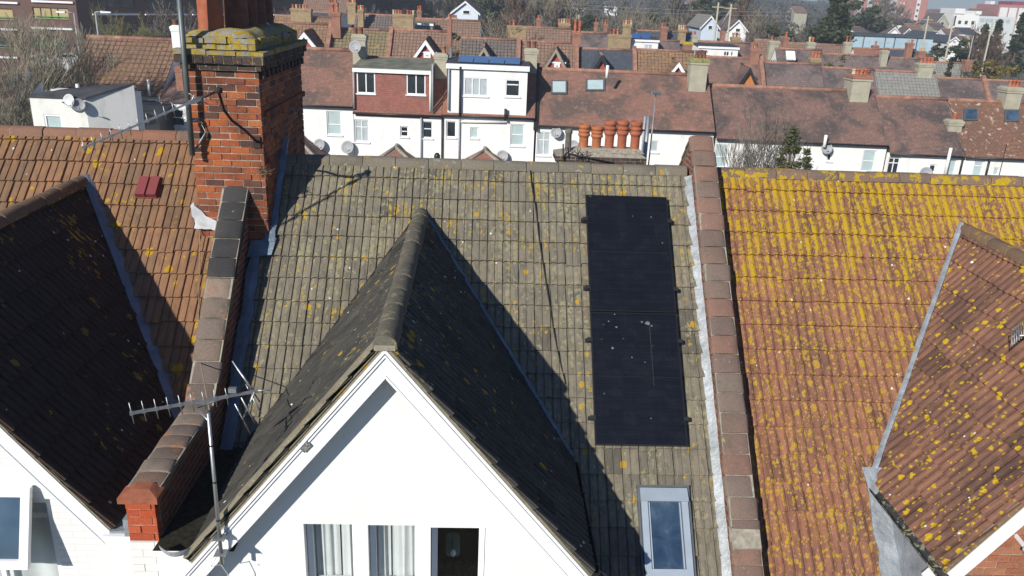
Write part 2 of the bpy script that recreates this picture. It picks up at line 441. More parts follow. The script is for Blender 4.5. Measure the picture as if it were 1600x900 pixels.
def wall_openings(mb, fr, u0, u1, z0, z1, ops, depth=.1, mi=0):
    """flat wall in frame fr(u, d, z) with rectangular openings and reveals"""
    us = sorted({u0, u1, *[o[0] for o in ops], *[o[1] for o in ops]}); zs = sorted({z0, z1, *[o[2] for o in ops], *[o[3] for o in ops]})
    us = [u for u in us if u0-1e-6 <= u <= u1+1e-6]; zs = [z for z in zs if z0-1e-6 <= z <= z1+1e-6]
    for a, b in zip(us[:-1], us[1:]):
        for c, d in zip(zs[:-1], zs[1:]):
            mu, mz = (a+b)/2, (c+d)/2
            if any(o[0] < mu < o[1] and o[2] < mz < o[3] for o in ops): continue
            mb.face([fr(a, 0, c), fr(b, 0, c), fr(b, 0, d), fr(a, 0, d)], mi, [(a, c), (b, c), (b, d), (a, d)])
    for (a, b, c, d) in ops:
        mb.face([fr(a, 0, c), fr(b, 0, c), fr(b, depth, c), fr(a, depth, c)], mi)
        mb.face([fr(a, 0, d), fr(a, depth, d), fr(b, depth, d), fr(b, 0, d)], mi)
        mb.face([fr(a, 0, c), fr(a, depth, c), fr(a, depth, d), fr(a, 0, d)], mi)
        mb.face([fr(b, 0, c), fr(b, 0, d), fr(b, depth, d), fr(b, depth, c)], mi)
    return mb

def window(parent, fr, u0, u1, z0, z1, cols=(1,), rows=(1,), fw=.06, bar=.04, depth=.08, frame=None, pane=None, sill=True, inside=None, name='window'):
    """frame mesh (the part) + pane, curtain and sill sub-parts. cols / rows are relative sizes"""
    mb = MB(); B = lambda a, b, c, d, e, f: mb.box(a, b, e, f, c, d, 0, fr)
    B(u0, u0+fw, z0, z1, depth-.035, depth+.03); B(u1-fw, u1, z0, z1, depth-.035, depth+.03)
    B(u0+fw, u1-fw, z0, z0+fw, depth-.035, depth+.03); B(u0+fw, u1-fw, z1-fw, z1, depth-.035, depth+.03)
    a0, a1, c0, c1 = u0+fw, u1-fw, z0+fw, z1-fw
    t = sum(cols); x = a0; xs = [a0]
    for q in cols: x += (a1-a0)*q/t; xs.append(x)
    t = sum(rows); x = c0; zs = [c0]
    for q in rows: x += (c1-c0)*q/t; zs.append(x)
    for x in xs[1:-1]: B(x-bar/2, x+bar/2, c0, c1, depth-.028, depth+.025)
    for i, x in enumerate(zs[1:-1]):
        for p, q in zip(xs[:-1], xs[1:]): B(p+bar/2, q-bar/2, x-bar/2, x+bar/2, depth-.028, depth+.025)
    o = mb.build(name, frame, parent)
    pm = MB(); pm.box(a0-.004, a1+.004, depth+.004, depth+.010, c0-.004, c1+.004, 0, fr); pm.build('pane', pane, o)
    if sill:
        sm = MB(); sm.box(u0-.06, u1+.06, -.07, depth-.04, z0-.07, z0-.003, 0, fr); sm.build('sill', sill if not isinstance(sill, bool) else frame, o)
    if inside:
        im = MB(); im.box(u0, u1, depth+.03, depth+.05, z0, z1, 0, fr); im.build('room_backing', inside, o)
    return o
# ------------------------------------------------------------------ materials of the near houses
YEL, OCH, PALE = (.50, .32, .012), (.40, .22, .02), (.27, .26, .17)
M = {}
M['tile_mid'] = roof_tile('olive_grey_tile', [(0, (.19, .17, .128)), (.35, (.215, .192, .146)), (.7, (.165, .148, .115)), (1, (.23, .203, .152))], (.095, .09, .078),
    [((.29, .26, .15), (.23, .215, .15), 17, .8, .55, 0, 7, .03, 'patch'), ((.34, .25, .05), (.40, .27, .03), 24, .6, .61, 1.0, 6.9, .06, 'patch'),
     ((.45, .27, .02), (.36, .24, .04), 9, .8, .58, 0, 7, -.02, 'round')], grime=.3, seed=3, white=.02)
M['tile_left'] = roof_tile('terracotta_tile', [(0, (.25, .138, .078)), (.4, (.285, .155, .088)), (.75, (.225, .134, .082)), (1, (.30, .16, .09))], (.145, .105, .07),
    [((.36, .24, .03), (.30, .18, .03), 14, .6, .575, 7, 0, .05, 'patch'), ((.44, .28, .015), (.36, .22, .03), 6.5, .8, .52, 7, 2, .05, 'round')], grime=.65, seed=9, white=.03)
M['tile_right'] = roof_tile('red_tile_under_yellow_lichen', [(0, (.26, .118, .074)), (.4, (.295, .134, .084)), (.75, (.235, .11, .074)), (1, (.31, .142, .088))], (.14, .08, .06),
    [((.36, .19, .08), (.30, .16, .075), 26, .7, .60, 0, 7, .03, 'patch'), ((.42, .27, .012), (.36, .235, .025), 27, .5, .565, 3.9, 6.75, .115, 'patch'),
     ((.39, .25, .02), (.32, .18, .06), 10, .75, .385, 7, 0, .10, 'round'), ((.40, .26, .02), (.34, .18, .06), 16, .75, .33, 0, 6, .08, 'round'), ((.39, .26, .03), (.34, .22, .08), 26, .75, .35, 7, 0, .08, 'round'), ((.36, .22, .06), (.30, .26, .17), 40, .75, .42, 7, 0, .04, 'round')], grime=.8, seed=5, white=.03, per=.115)
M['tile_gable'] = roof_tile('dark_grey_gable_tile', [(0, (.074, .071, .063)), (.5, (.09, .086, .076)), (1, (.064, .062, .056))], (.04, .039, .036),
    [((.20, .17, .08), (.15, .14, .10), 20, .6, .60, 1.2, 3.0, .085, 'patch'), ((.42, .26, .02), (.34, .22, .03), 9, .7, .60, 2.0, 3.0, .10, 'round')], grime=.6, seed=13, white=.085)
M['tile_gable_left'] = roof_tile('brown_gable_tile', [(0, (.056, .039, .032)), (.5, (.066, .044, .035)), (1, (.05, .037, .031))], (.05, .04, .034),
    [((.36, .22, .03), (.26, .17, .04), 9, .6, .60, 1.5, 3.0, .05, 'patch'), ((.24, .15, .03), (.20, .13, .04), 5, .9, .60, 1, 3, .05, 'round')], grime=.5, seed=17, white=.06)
M['tile_gable_right'] = roof_tile('brown_red_gable_tile', [(0, (.205, .105, .072)), (.5, (.235, .118, .08)), (1, (.18, .095, .068))], (.075, .05, .042),
    [((.47, .31, .012), (.40, .26, .02), 11, .8, .44, 2.4, 0, .18, 'round'), ((.42, .28, .015), (.37, .24, .03), 22, .8, .42, 2.4, 0, .12, 'round'), ((.44, .29, .012), (.38, .25, .02), 14, .4, .605, 0, 3, .0, 'patch')], grime=.75, seed=21, white=.03)
def ridge_mat(name, stops, lich):
    n = N(name, .9, .2); c = n.coord(); col = n.ramp(n.island(), stops)
    col = n.mix(n.math('MULTIPLY', n.step(n.noise(c, 2.5, 5, .65), .45, .7), .5), col, (.09, .08, .065))
    for sc, th, c1, c2 in lich: col = n.mix(n.step(n.noise(c, sc, 6, .68), th, th+.04), col, n.ramp(n.noise(c, sc*2, 2), [(.4, c1), (.6, c2)]))
    col = n.mix(.35, col, n.ramp(n.noise(c, 60, 3), [(.3, .25), (.7, .75)]), 'OVERLAY')
    n.color(col); n.bump(n.noise(c, 45, 4, .7), .5, .008); return n.m
M['ridge_mid'] = ridge_mat('grey_ridge_tile', [(0, (.16, .145, .115)), (.5, (.19, .165, .125)), (1, (.14, .125, .10))], [(9, .60, (.36, .35, .30), (.25, .25, .22)), (7, .605, (.42, .29, .02), (.34, .22, .03))])
M['ridge_left'] = ridge_mat('red_ridge_tile', [(0, (.26, .125, .08)), (.5, (.24, .13, .09)), (1, (.20, .13, .095))], [(8, .62, (.34, .25, .05), (.25, .2, .12))])
M['ridge_right'] = ridge_mat('brown_ridge_tile', [(0, (.22, .14, .095)), (.5, (.18, .125, .095)), (1, (.24, .15, .10))], [(6, .53, (.47, .31, .012), (.38, .26, .02))])
M['ridge_gable'] = ridge_mat('lichened_gable_ridge_tile', [(0, (.12, .11, .09)), (1, (.15, .135, .10))], [(14, .56, (.30, .24, .07), (.20, .18, .12)), (9, .62, (.42, .26, .02), (.38, .22, .02))])
M['ridge_gable_brown'] = ridge_mat('brown_gable_ridge_tile', [(0, (.17, .11, .075)), (1, (.20, .13, .085))], [(9, .57, (.40, .27, .02), (.30, .2, .05))])
M['mortar'] = plain('weathered_mortar', (.30, .275, .22), .95, .1, var=.3, sc=14)
M['verge_mortar'] = plain('verge_mortar', (.27, .25, .18), .95, .1, var=.3, sc=12)
M['verge_lich'] = ridge_mat('lichened_verge', [(0, (.24, .215, .15)), (1, (.27, .245, .175))], [(6, .60, (.42, .27, .02), (.38, .24, .03)), (14, .6, (.15, .14, .11), (.32, .29, .2))])
M['white'] = wall_paint('white_masonry_paint', (.80, .80, .78), (.46, .44, .38), .30, bump=.35, crack=.5)
M['board'] = wall_paint('white_gloss_board', (.80, .81, .82), (.45, .44, .42), .12, bump=.05)
M['upvc'] = plain('white_upvc', (.80, .81, .82), .35, .5, var=.03)
def lead(name, c, white=0.0):
    n = N(name, .55, .5); o = n.coord(); f = n.noise(o, 3, 6, .65, .5)
    col = n.ramp(f, [(.3, tuple(x*.6 for x in c)), (.55, c), (.75, tuple(min(1, x*1.35) for x in c))])
    n.color(col); n.b.inputs['Metallic'].default_value = .25; n.bump(n.noise(o, 8, 5, .65), .9, .03); return n.m
M['lead'] = lead('lead_sheet', (.30, .33, .36)); M['lead_bright'] = lead('bright_lead_flashing', (.38, .41, .43)); M['lead_shade'] = lead('shade_toned_lead', (.17, .22, .28))  # the blue copy of the lead has the tone of shade in its colour
M['brick_red'] = brick_isl('old_red_brick', [(0, (.40, .118, .038)), (.25, (.31, .085, .036)), (.42, (.22, .072, .042)), (.6, (.44, .14, .045)), (.72, (.12, .055, .042)), (.80, (.085, .05, .042)), (.9, (.36, .105, .042)), (1, (.24, .085, .05))], soot=(.06, .032, .026), sootamt=.7)
M['brick_dark'] = brick_isl('sooty_brick', [(0, (.07, .048, .04)), (.5, (.10, .062, .048)), (1, (.05, .04, .036))], lichen=(.60, (.42, .31, .02), (.30, .30, .2)))
M['brick_wall'] = brick_isl('orange_red_brick', [(0, (.36, .14, .075)), (.4, (.30, .115, .065)), (.7, (.42, .18, .10)), (1, (.27, .105, .065))], sootamt=.15)
M['capstone'] = ridge_mat('lichened_capstone', [(0, (.22, .215, .19)), (1, (.27, .26, .23))], [(10, .46, (.40, .28, .025), (.27, .20, .035)), (17, .55, (.17, .165, .10), (.30, .29, .24)), (26, .62, (.07, .075, .03), (.09, .085, .05))])
M['coping_right'] = ridge_mat('red_brown_coping_tile', [(0, (.20, .115, .088)), (.3, (.23, .135, .10)), (.55, (.15, .11, .092)), (.8, (.19, .125, .098)), (1, (.17, .135, .112))], [(5, .68, (.42, .3, .03), (.3, .25, .1)), (9, .64, (.33, .29, .23), (.26, .2, .16))])
M['coping_left'] = ridge_mat('grey_brown_coping_tile', [(0, (.10, .085, .075)), (.3, (.19, .145, .115)), (.55, (.24, .155, .115)), (.8, (.24, .20, .16)), (1, (.13, .10, .09))], [(3, .57, (.33, .13, .065), (.26, .15, .10)), (9, .64, (.33, .31, .27), (.26, .22, .18))])
M['slate_coping'] = ridge_mat('charcoal_coping_tile', [(0, (.035, .035, .037)), (1, (.055, .053, .052))], [(11, .68, (.3, .3, .28), (.2, .2, .2))])
M['clay'] = plain('red_clay_pot', (.33, .105, .055), .8, .3, var=.2, sc=9); M['clay_orange'] = plain('orange_clay_pot', (.37, .13, .055), .8, .3, var=.2, sc=9); M['clay_dark'] = plain('shade_dark_clay_pot', (.17, .08, .055), .85, .3, var=.3, sc=9)
M['clay_grey'] = plain('grey_clay_pot', (.14, .13, .11), .85, .3, var=.3, sc=9)
M['black'] = plain('black_plastic', (.016, .016, .018), .45, .5, var=.2); M['cable_black'] = plain('black_cable', (.02, .02, .02), .6, .3); M['cable_brown'] = plain('brown_cable', (.26, .20, .14), .6, .3); M['cable_white'] = plain('pale_cable', (.6, .6, .58), .6, .3)
M['alu'] = plain('dull_aluminium', (.42, .43, .44), .42, .5, metal=.75, var=.15); M['galv'] = plain('galvanised_steel', (.30, .32, .33), .5, .5, metal=.6, var=.2); M['steel_dark'] = plain('dark_steel', (.13, .15, .15), .5, .5, metal=.4, var=.2); M['rust'] = plain('rusty_bracket', (.045, .03, .026), .8, .3, var=.4)
M['gutter_lich'] = ridge_mat('black_gutter_with_lichen', [(0, (.03, .033, .035)), (1, (.04, .042, .044))], [(12, .54, (.40, .32, .03), (.24, .25, .2)), (9, .60, (.2, .22, .22), (.13, .14, .14))])
M['dark'] = plain('dark_room', (.012, .012, .013), .9, .1); M['glass'] = glass('window_glass', (.022, .028, .034)); M['glass_blue'] = glass('sky_tint_glass', (.05, .085, .13), .08); M['dirt_or_dark'] = plain('dark_gutter_sheet', (.03, .028, .02), .95, .1, var=.5, sc=20)  # blue glass keeps the sky's reflection as a tint in its base colour

def clear_glass():
    n = N('clear_glass'); t = n.t; t.nodes.remove(n.b)
    tr = n.new('ShaderNodeBsdfTransparent'); tr.inputs[0].default_value = (.95, .97, .97, 1); gl = n.new('ShaderNodeBsdfGlossy'); gl.inputs['Roughness'].default_value = .02
    fr = n.new('ShaderNodeLayerWeight'); fr.inputs[0].default_value = .15; mx = n.new('ShaderNodeMixShader')
    t.links.new(n.math('ADD', fr.outputs[0], .05), mx.inputs[0]); t.links.new(tr.outputs[0], mx.inputs[1]); t.links.new(gl.outputs[0], mx.inputs[2])
    t.links.new(mx.outputs[0], t.nodes['Material Output'].inputs[0]); return n.m
M['clear'] = clear_glass()
M['curtain'] = plain('pale_net_curtain', (.74, .75, .74), .9, .1, var=.06, sc=4)

PIT = R_(46); CP, SP = math.cos(PIT), math.sin(PIT)
NM = V3((0, -SP, CP)); RY, RZ = 11.22, 9.785; DM = NM.dot(V3((0, RY, RZ)))
UX, VM = V3((1, 0, 0)), V3((0, CP, SP))
def mainz(y): return RZ-(RY-y)*math.tan(PIT)
YLOW = 6.35
BACK = 15.9

def near_house(name, label, x0, x1, ry, xc, za, yf, t, hl, hr, mats, wallmat, seed, wall_y, ops, cheek, depth_ops=.1, ridge_r=.094, tw=.205, gg=.305, prof=None):
    """one house of the terrace: main roof, gable with its own roof, front wall, boards. hl / hr: half widths of the gable roof"""
    rz = RZ+(ry-RY)*math.tan(PIT); root = thing('terraced_house', ((x0+x1)/2, 11, 0), label, 'house')
    O = V3((x0, YLOW, mainz(YLOW))); vl = (ry-YLOW)/CP - .03
    tile_sheet(O, UX, VM, x1-x0, vl, seed=seed, tw=tw, g=gg, prof=prof).build('main_roof', mats[0], root, fixn=False)
    rb = MB(); e = V3((0, ry+4.9, rz-4.9*math.tan(PIT)))
    rb.face([(x1, ry, rz-.03), (x0, ry, rz-.03), (x0, e.y, e.z), (x1, e.y, e.z)], 0, [(x1, 6), (x0, 6), (x0, 0), (x1, 0)]); rb.build('rear_roof', mats[0], root, fixn=False)
    ridge_tiles((x0, ry, rz-.045), (x1, ry, rz-.045), ridge_r*1.05, .45, seed).build('ridge_tiles', [mats[1], M['mortar']], root)
    # gable roof
    g = math.atan(t); cg, sg = math.cos(g), math.sin(g); za2 = za-.055
    for side, hw in ((1, hr), (-1, hl)):
        ze = za2-t*hw; vlen = hw/cg
        yb = RY-(RZ-za2)/math.tan(PIT)+.15
        if side == 1: O = V3((xc+hw, yf, ze)); U = V3((0, 1, 0)); Vv = V3((-cg, 0, sg)); uoff = 0
        else: O = V3((xc-hw, yb, ze)); U = V3((0, -1, 0)); Vv = V3((cg, 0, sg)); uoff = 0
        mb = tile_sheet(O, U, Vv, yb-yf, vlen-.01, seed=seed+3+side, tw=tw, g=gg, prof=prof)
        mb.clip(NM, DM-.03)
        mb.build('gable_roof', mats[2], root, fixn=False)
        # verge mortar under the tile edge
        vm = MB(); A = V3((xc, yf+.012, za2-.02)); B = V3((xc+side*hw, yf+.012, ze-.02)); dn = V3((side*sg, 0, cg))*-.045
        vm.poly([A, B, B+dn*1.5, A+dn*1.5], (0, .06, 0)); up_ = V3((side*sg, 0, cg)); side == -1 and prof is None and x0 > -5 and vm.bar(A+up_*.05+V3((0, .05, 0)), B+up_*.05+V3((0, .05, 0)), .10, .03, up_); vm.build('verge_mortar', M['verge_lich'], root)
    yb = RY-(RZ-za)/math.tan(PIT)
    ridge_tiles((xc, yf-.01, za-.10), (xc, yb+.05, za-.10), ridge_r, .42, seed+7).build('gable_ridge_tiles', [mats[3], M['mortar']], root)
    # front wall up to the slopes
    fr = lambda u, d, z: V3((u, wall_y+d, z)); wb = MB()
    if wallmat == 'brick':
        o_ = []
        brick_shell(wb, xc-hl+.12, xc+hr+.12 if False else xc+hr-.12, wall_y, wall_y+.25, 4.6, za-.05, seed, faces='fl', core=True, jut=.003, wear=.06)
        wb.box(xc-hl+.16, xc+hr-.16, wall_y+.02, wall_y+.23, 0, 4.6, 1)
    else:
        wall_openings(wb, fr, x0+.02, x1-.02, 0, za, ops, depth_ops)
    wz = za-.16
    wb.clip(V3((-t, 0, -1)), -t*xc-wz); wb.clip(V3((t, 0, -1)), t*xc-wz)
    wo = wb.build('gable_wall', [M['brick_wall'], M['mortar']] if wallmat == 'brick' else wallmat, root, fixn=False)
    # bargeboards and soffit
    bw = .30
    for side, hw in ((1, hr), (-1, hl)):
        hw2 = hw+(.06 if side > 0 else .06)
        top0, topE = za2-.075, za2-.075-t*hw2
        bb = MB(); y0 = yf+.03
        bb.poly([(xc, y0, top0), (xc+side*hw2, y0, topE), (xc+side*hw2, y0, topE-bw*.95), (xc, y0, top0-bw)], (0, .03, 0))
        for o_, w_, pr in ((.0, .045, .028), (.062, .028, .016), (bw-.045, .03, .014)):   # planted mouldings
            bb.poly([(xc, y0-pr, top0-o_-.002), (xc+side*hw2, y0-pr, topE-o_-.002), (xc+side*hw2, y0-pr, topE-o_-w_), (xc, y0-pr, top0-o_-w_)], (0, pr-.001, 0))
        bb.build('bargeboard', M['board'], root)
        sf = MB(); sf.poly([(xc, y0+.032, top0-.10), (xc+side*hw2, y0+.032, topE-.10), (xc+side*hw2, wall_y+.02, topE-.10), (xc, wall_y+.02, top0-.10)], (0, 0, .02)); sf.build('soffit', M['board'], root)
    # cheek walls under the eaves
    for side, hw in ((1, hr), (-1, hl)):
        xx = xc+side*(hw-.11); ze = za2-t*(hw-.02); yv = RY-(RZ-ze)/math.tan(PIT)
        ck = MB(); ck.poly([(xx, wall_y+.012, ze), (xx, yv, ze), (xx, wall_y+.012, mainz(wall_y)-.2)], (-side*.04, 0, 0)); ck.build('cheek', cheek, root)
    # body of the house below the roof
    bd = MB(); by = ry+4.6
    bd.box(x0+.01, x1-.01, YLOW+.45, by, 0, mainz(YLOW+.45)-.12, 0); bd.build('wall', M['white'] if wallmat != 'brick' else M['white'], root)
    return root, wo, fr

# middle house -------------------------------------------------------
OPS = [(-1.575, -1.075, 5.6, 7.215), (-.97, -.47, 5.6, 7.21), (-.375, .15, 5.6, 7.19)]
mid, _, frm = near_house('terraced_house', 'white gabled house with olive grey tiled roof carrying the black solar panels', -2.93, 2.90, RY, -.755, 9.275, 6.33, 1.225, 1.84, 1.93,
    (M['tile_mid'], M['ridge_mid'], M['tile_gable'], M['ridge_gable']), M['white'], 31, 6.56, OPS, M['black'])  # cheek painted black for the shade below the eave
for i, (a, b, c, d) in enumerate(OPS):
    wo = window(mid, frm, a+.006, b-.006, c, d-.006, (1,), (.9, .75, .0001)[:2], .055, .05, .13, M['upvc'], M['clear'], True)
    rm = MB(); rm.box(a-.1, b+.1, .16, .9, c-.2, d+.1, 0, frm); 
    rm.f = rm.f[:]; bx = MB()
    for q in ([(a-.3, .19, c-.2), (a-.3, .19, d+.3), (a-.3, 1.0, d+.3), (a-.3, 1.0, c-.2)], [(b+.3, .19, c-.2), (b+.3, .19, d+.3), (b+.3, 1.0, d+.3), (b+.3, 1.0, c-.2)], [(a-.3, 1.0, c-.2), (b+.3, 1.0, c-.2), (b+.3, 1.0, d+.3), (a-.3, 1.0, d+.3)], [(a-.3, .19, d+.3), (b+.3, .19, d+.3), (b+.3, 1.0, d+.3), (a-.3, 1.0, d+.3)], [(a-.3, .19, c), (b+.3, .19, c), (b+.3, 1.0, c), (a-.3, 1.0, c)]):
        bx.face([frm(*p) for p in q])
    bx.build('room_backing', M['dark'], wo, fixn=False)
    if i < 2:   # hanging curtain with folds
        cu = MB(); rr = random.Random(i+4); rows = []
        for k in range(2):
            z = d if k == 0 else c
            rows.append([frm(a+.02+(b-a-.04)*j/48 + (.02*math.sin(j*.7) if k else 0), .20+.02*math.sin(j*.30+i*2+.4*math.sin(j*.11))+.008*math.sin(j*.9+k*.5), z) for j in range(49)])
        cu.grid(rows, 0, True); cu.build('curtain', M['curtain'], wo, fixn=False)
    else:
        lp = MB(); lp.poly([frm(-.17+.075*(1 if c>0 else -1)*abs(c)**.4, .40+.03*s_, 6.69+.12*(1 if s_>0 else -1)*abs(s_)**.4) for c, s_ in [(math.cos(k*math.pi/10), math.sin(k*math.pi/10)) for k in range(20)]], (0, .02, 0)); lp.build('wall_mirror', plain('greenish_mirror', (.06, .12, .12), .25, .6), wo); lp = MB(); lp.lathe([(0, -.05), (.022, -.028), (.03, 0), (.022, .03), (0, .05)], frm(-.165, .33, 6.645), 12); lp.build('added_bright_spot', M['upvc'], wo)  # small white globe added as a bright reflection in this window
# lead and a painted dark gap at the valleys of the gable, gutters
def ribbon(a, b, w, n, th=.02, jit=0, seed=0, parts=14):
    r = random.Random(seed); a, b, n = V3(a), V3(b), V3(n).normalized(); d = (b-a); x = d.normalized().cross(n).normalized(); mb = MB(); rows = []
    for i in range(parts+1):
        p = a+d*(i/parts); j1, j2 = r.uniform(-jit, jit), r.uniform(-jit, jit); hb = r.uniform(0, th*.6)
        rows.append([p-x*(w/2+j1), p-x*(w/2+j1)+n*th, p+n*(th+hb), p+x*(w/2+j2)+n*th, p+x*(w/2+j2)])
    mb.grid(rows, 0, False); return mb
def valley(xc, za, t, hw, side):
    zt = za-.055; yt = RY-(RZ-zt)/math.tan(PIT); ze = zt-t*hw; ye = RY-(RZ-ze)/math.tan(PIT)
    return V3((xc, yt, zt)), V3((xc+side*hw, ye, ze))
def valley_strip(root, xc, za, t, hw, side, w, mat, lift=.045, shift=.0, ext=0):
    a, b = valley(xc, za, t, hw, side); n = (NM+V3((side*t, 0, 1)).normalized()).normalized(); s = V3((side*shift, shift*.6, 0))
    d = (b-a).normalized()
    ribbon(a+n*lift+s, b+n*lift+s+d*ext, w, n, .02, .004, 5).build('valley_lead_or_gap', mat, root, fixn=False)
valley_strip(mid, -.755, 9.275, 1.225, 1.93, 1, .05, M['lead_shade'], .03)
valley_strip(mid, -.755, 9.275, 1.225, 1.84, -1, .075, M['black'], .035, -.045)  # black ribbon laid in as the shade of the gap along this valley
def gutter(root, x, y0, y1, z, mat, r=.055, name='gutter'):
    mb = MB(); rows = []
    for y in (y0, y1):
        rows.append([V3((x+rr*math.cos(a), y, z+rr*math.sin(a))) for rr, a in [(r, math.pi+math.pi*k/8) for k in range(9)]+[(r-.008, 2*math.pi-math.pi*k/8) for k in range(9)]])
    mb.grid(rows, 0, True, True); mb.face([rows[0][k] for k in range(9)]); mb.face([rows[1][k] for k in range(9)])
    for k in range(int((y1-y0)/.6)+1):   # brackets
        y = y0+.12+k*.6
        mb.bar((x-r-.006, y, z+.005), (x+r+.006, y, z+.005), .02, .012)
    return mb.build(name, mat, root)
gutter(mid, -.755+1.93+.02, 6.36, 8.42, 6.84, M['black'])
ol = MB(); ol.grid([[(x, 6.36-.10*math.sin(k/10*math.pi)+.03*j, 7.04+.075*(1-j)-.03*k/10*(x+2.9)) for k, x in [(k, -2.86+.032*k) for k in range(11)]] for j in (0, .5, 1)], 0, True); ol.build('gutter_outlet', M['lead_bright'], mid, fixn=False); ws_ = MB(); ws_.box(-2.95, -2.50, 6.50, 6.62, 5.0, 6.99); ws_.build('wall_stub', M['white'], mid)
lt = MB(); lt.face([(-2.95, 6.42, 7.0), (-2.2, 6.42, 7.0), (-2.2, 8.55, 6.9), (-2.95, 8.55, 6.9)]); lt.build('back_gutter', M['dirt_or_dark'], mid, fixn=False)  # a single dark brown sheet along the back gutter
# vents and marks of the white front
gv = MB(); 
for k in range(5): gv.box(-1.55-.0+.0, -1.44, 6.345, 6.352, 8.02+.022*k, 8.034+.022*k)
P0 = atY(475, 697, 6.33)
gv = MB(); gx, gz = P0.x, P0.z
gv.poly([(gx-.075, 6.338, gz+.0), (gx, 6.338, gz-.075), (gx+.065, 6.338, gz+.0), (gx, 6.338, gz+.075)], (0, .012, 0)); gv.build('air_vent', plain('mottled_grille', (.16, .16, .15), .7, .3, var=.9, sc=60), mid)

# right house -------------------------------------------------------
rgt, _, frr = near_house('terraced_house', 'red brick gabled house whose terracotta roof is covered in yellow lichen', 3.27, 9.9, RY, 6.71, 9.281, 6.62, 1.33, 1.91, 1.91,
    (M['tile_right'], M['ridge_right'], M['tile_gable_right'], M['ridge_gable_brown']), 'brick', 57, 6.86, [], M['lead'], tw=.23, gg=.335, prof=ROLL_PROF)
valley_strip(rgt, 6.71, 9.281, 1.33, 1.93, -1, .06, M['lead'], .04, .02)
a, b = valley(6.71, 9.281, 1.33, 1.91, -1)
gutter(rgt, 6.71-1.91-.035, 6.56, 8.2, 6.66, M['gutter_lich'], .06)
ap = MB(); p1 = V3((4.80, 8.34, mainz(8.34)))+NM*.035; p2 = V3((4.80, 6.5, mainz(6.5)))+NM*.035
ribbon(p1+V3((-.0, 0, 0)), p2+V3((.0, 0, 0)), .24, NM, .015, .02, 8).build('lead_apron', M['lead'], rgt, fixn=False)
cb = MB(); cb.bar((4.89, 7.25, 6.58), (4.89, 7.25, 4.6), .09, .05); cb.bar((4.905, 6.86, 6.5), (4.905, 6.86, 4.6), .06, .04); cb.build('corner_board', M['board'], rgt)
lf = MB(); c_ = V3((5.62, 6.70, 6.93)); lf.lathe([(.012, 0), (.05, .01), (.05, .09), (.03, .12), (.0, .125)], c_, 12, 0, (.3, -1, -.15)); lf.bar(c_+V3((0, .02, 0)), c_+V3((0, .18, .02)), .03, .03); lf.build('security_light', M['upvc'], rgt)
window(rgt, frr, 6.0, 7.4, 5.3, 6.75, (1, 1), (1,), .06, .05, -.06, M['upvc'], M['glass'], True)

# left house ---------------------------------------------------------
LW = [(-5.35, -4.10, 5.6, 7.2)]
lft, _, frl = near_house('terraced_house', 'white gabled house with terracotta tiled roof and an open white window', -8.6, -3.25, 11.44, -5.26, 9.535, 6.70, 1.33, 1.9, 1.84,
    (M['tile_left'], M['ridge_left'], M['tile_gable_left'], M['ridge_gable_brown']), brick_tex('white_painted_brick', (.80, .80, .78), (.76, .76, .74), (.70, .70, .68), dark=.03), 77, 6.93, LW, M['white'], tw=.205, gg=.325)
valley_strip(lft, -5.26, 9.535, 1.33, 1.84, 1, .13, M['lead_shade'], .04, .02)
# red vent tile
c1 = onplane(234, 295, NM, DM); vt = MB()
def onroof(p, u, v, h): return p+UX*u+VM*v+NM*h
for du in (-.072, .072):
    P = [(-.066, -.16, .03), (.066, -.16, .03), (.066, .16, .02), (-.066, .16, .02), (-.06, -.15, .115), (.06, -.15, .115), (.06, .15, .075), (-.06, .15, .075)]
    vt.hexa([onroof(c1, u+du, v, h) for u, v, h in P])
vt.hexa([onroof(c1, u, v, h) for u, v, h in [(-.15, -.17, .02), (.15, -.17, .02), (.15, .17, .02), (-.15, .17, .02), (-.14, -.165, .045), (.14, -.165, .045), (.14, .165, .035), (-.14, .165, .035)]])
vt.build('vent_tile', plain('plum_red_plastic', (.21, .05, .05), .5, .4, var=.05), lft)
# window with open casement
wl = window(lft, frl, -5.345, -4.105, 5.6, 7.19, (1, 1), (1,), .07, .05, .09, M['upvc'], M['clear'], True)
bx = MB(); [bx.face([frl(*p) for p in q]) for q in ([(-5.5, .9, 5.4), (-4, .9, 5.4), (-4, .9, 7.4), (-5.5, .9, 7.4)], [(-4, .16, 5.4), (-4, .9, 5.4), (-4, .9, 7.4), (-4, .16, 7.4)], [(-5.5, .16, 7.4), (-4, .16, 7.4), (-4, .9, 7.4), (-5.5, .9, 7.4)])]; bx.build('room_backing', M['dark'], wl, fixn=False)
cu = MB(); cu.grid([[frl(-5.3+1.17*j/40, .2+.03*math.sin(j*.5), z) for j in range(41)] for z in (7.2, 5.5)], 0, True); cu.build('curtain', M['curtain'], wl, fixn=False)
def tilt_sash(root, x0, x1, ztop, h, yw, ang, mat):
    c, s = math.cos(ang), math.sin(ang)
    fr = lambda u, d, z: V3((u, yw - (ztop-z)*s + d*c, ztop-(ztop-z)*c + d*s*0))
    mb = MB(); z0 = ztop-h; f = .085
    mb.box(x0, x0+f, -.03, .03, z0, ztop, 0, fr); mb.box(x1-f, x1, -.03, .03, z0, ztop, 0, fr); mb.box(x0+f, x1-f, -.03, .03, z0, z0+f, 0, fr); mb.box(x0+f, x1-f, -.03, .03, ztop-f, ztop, 0, fr)
    o = mb.build('open_sash', M['upvc'], root); pm = MB(); pm.box(x0+f-.004, x1-f+.004, .0, .006, z0+f-.004, ztop-f+.004, 0, fr); pm.build('pane', mat, o)
tilt_sash(lft, -4.92, -4.225, 7.37, .78, 6.88, R_(20), M['glass_blue'])

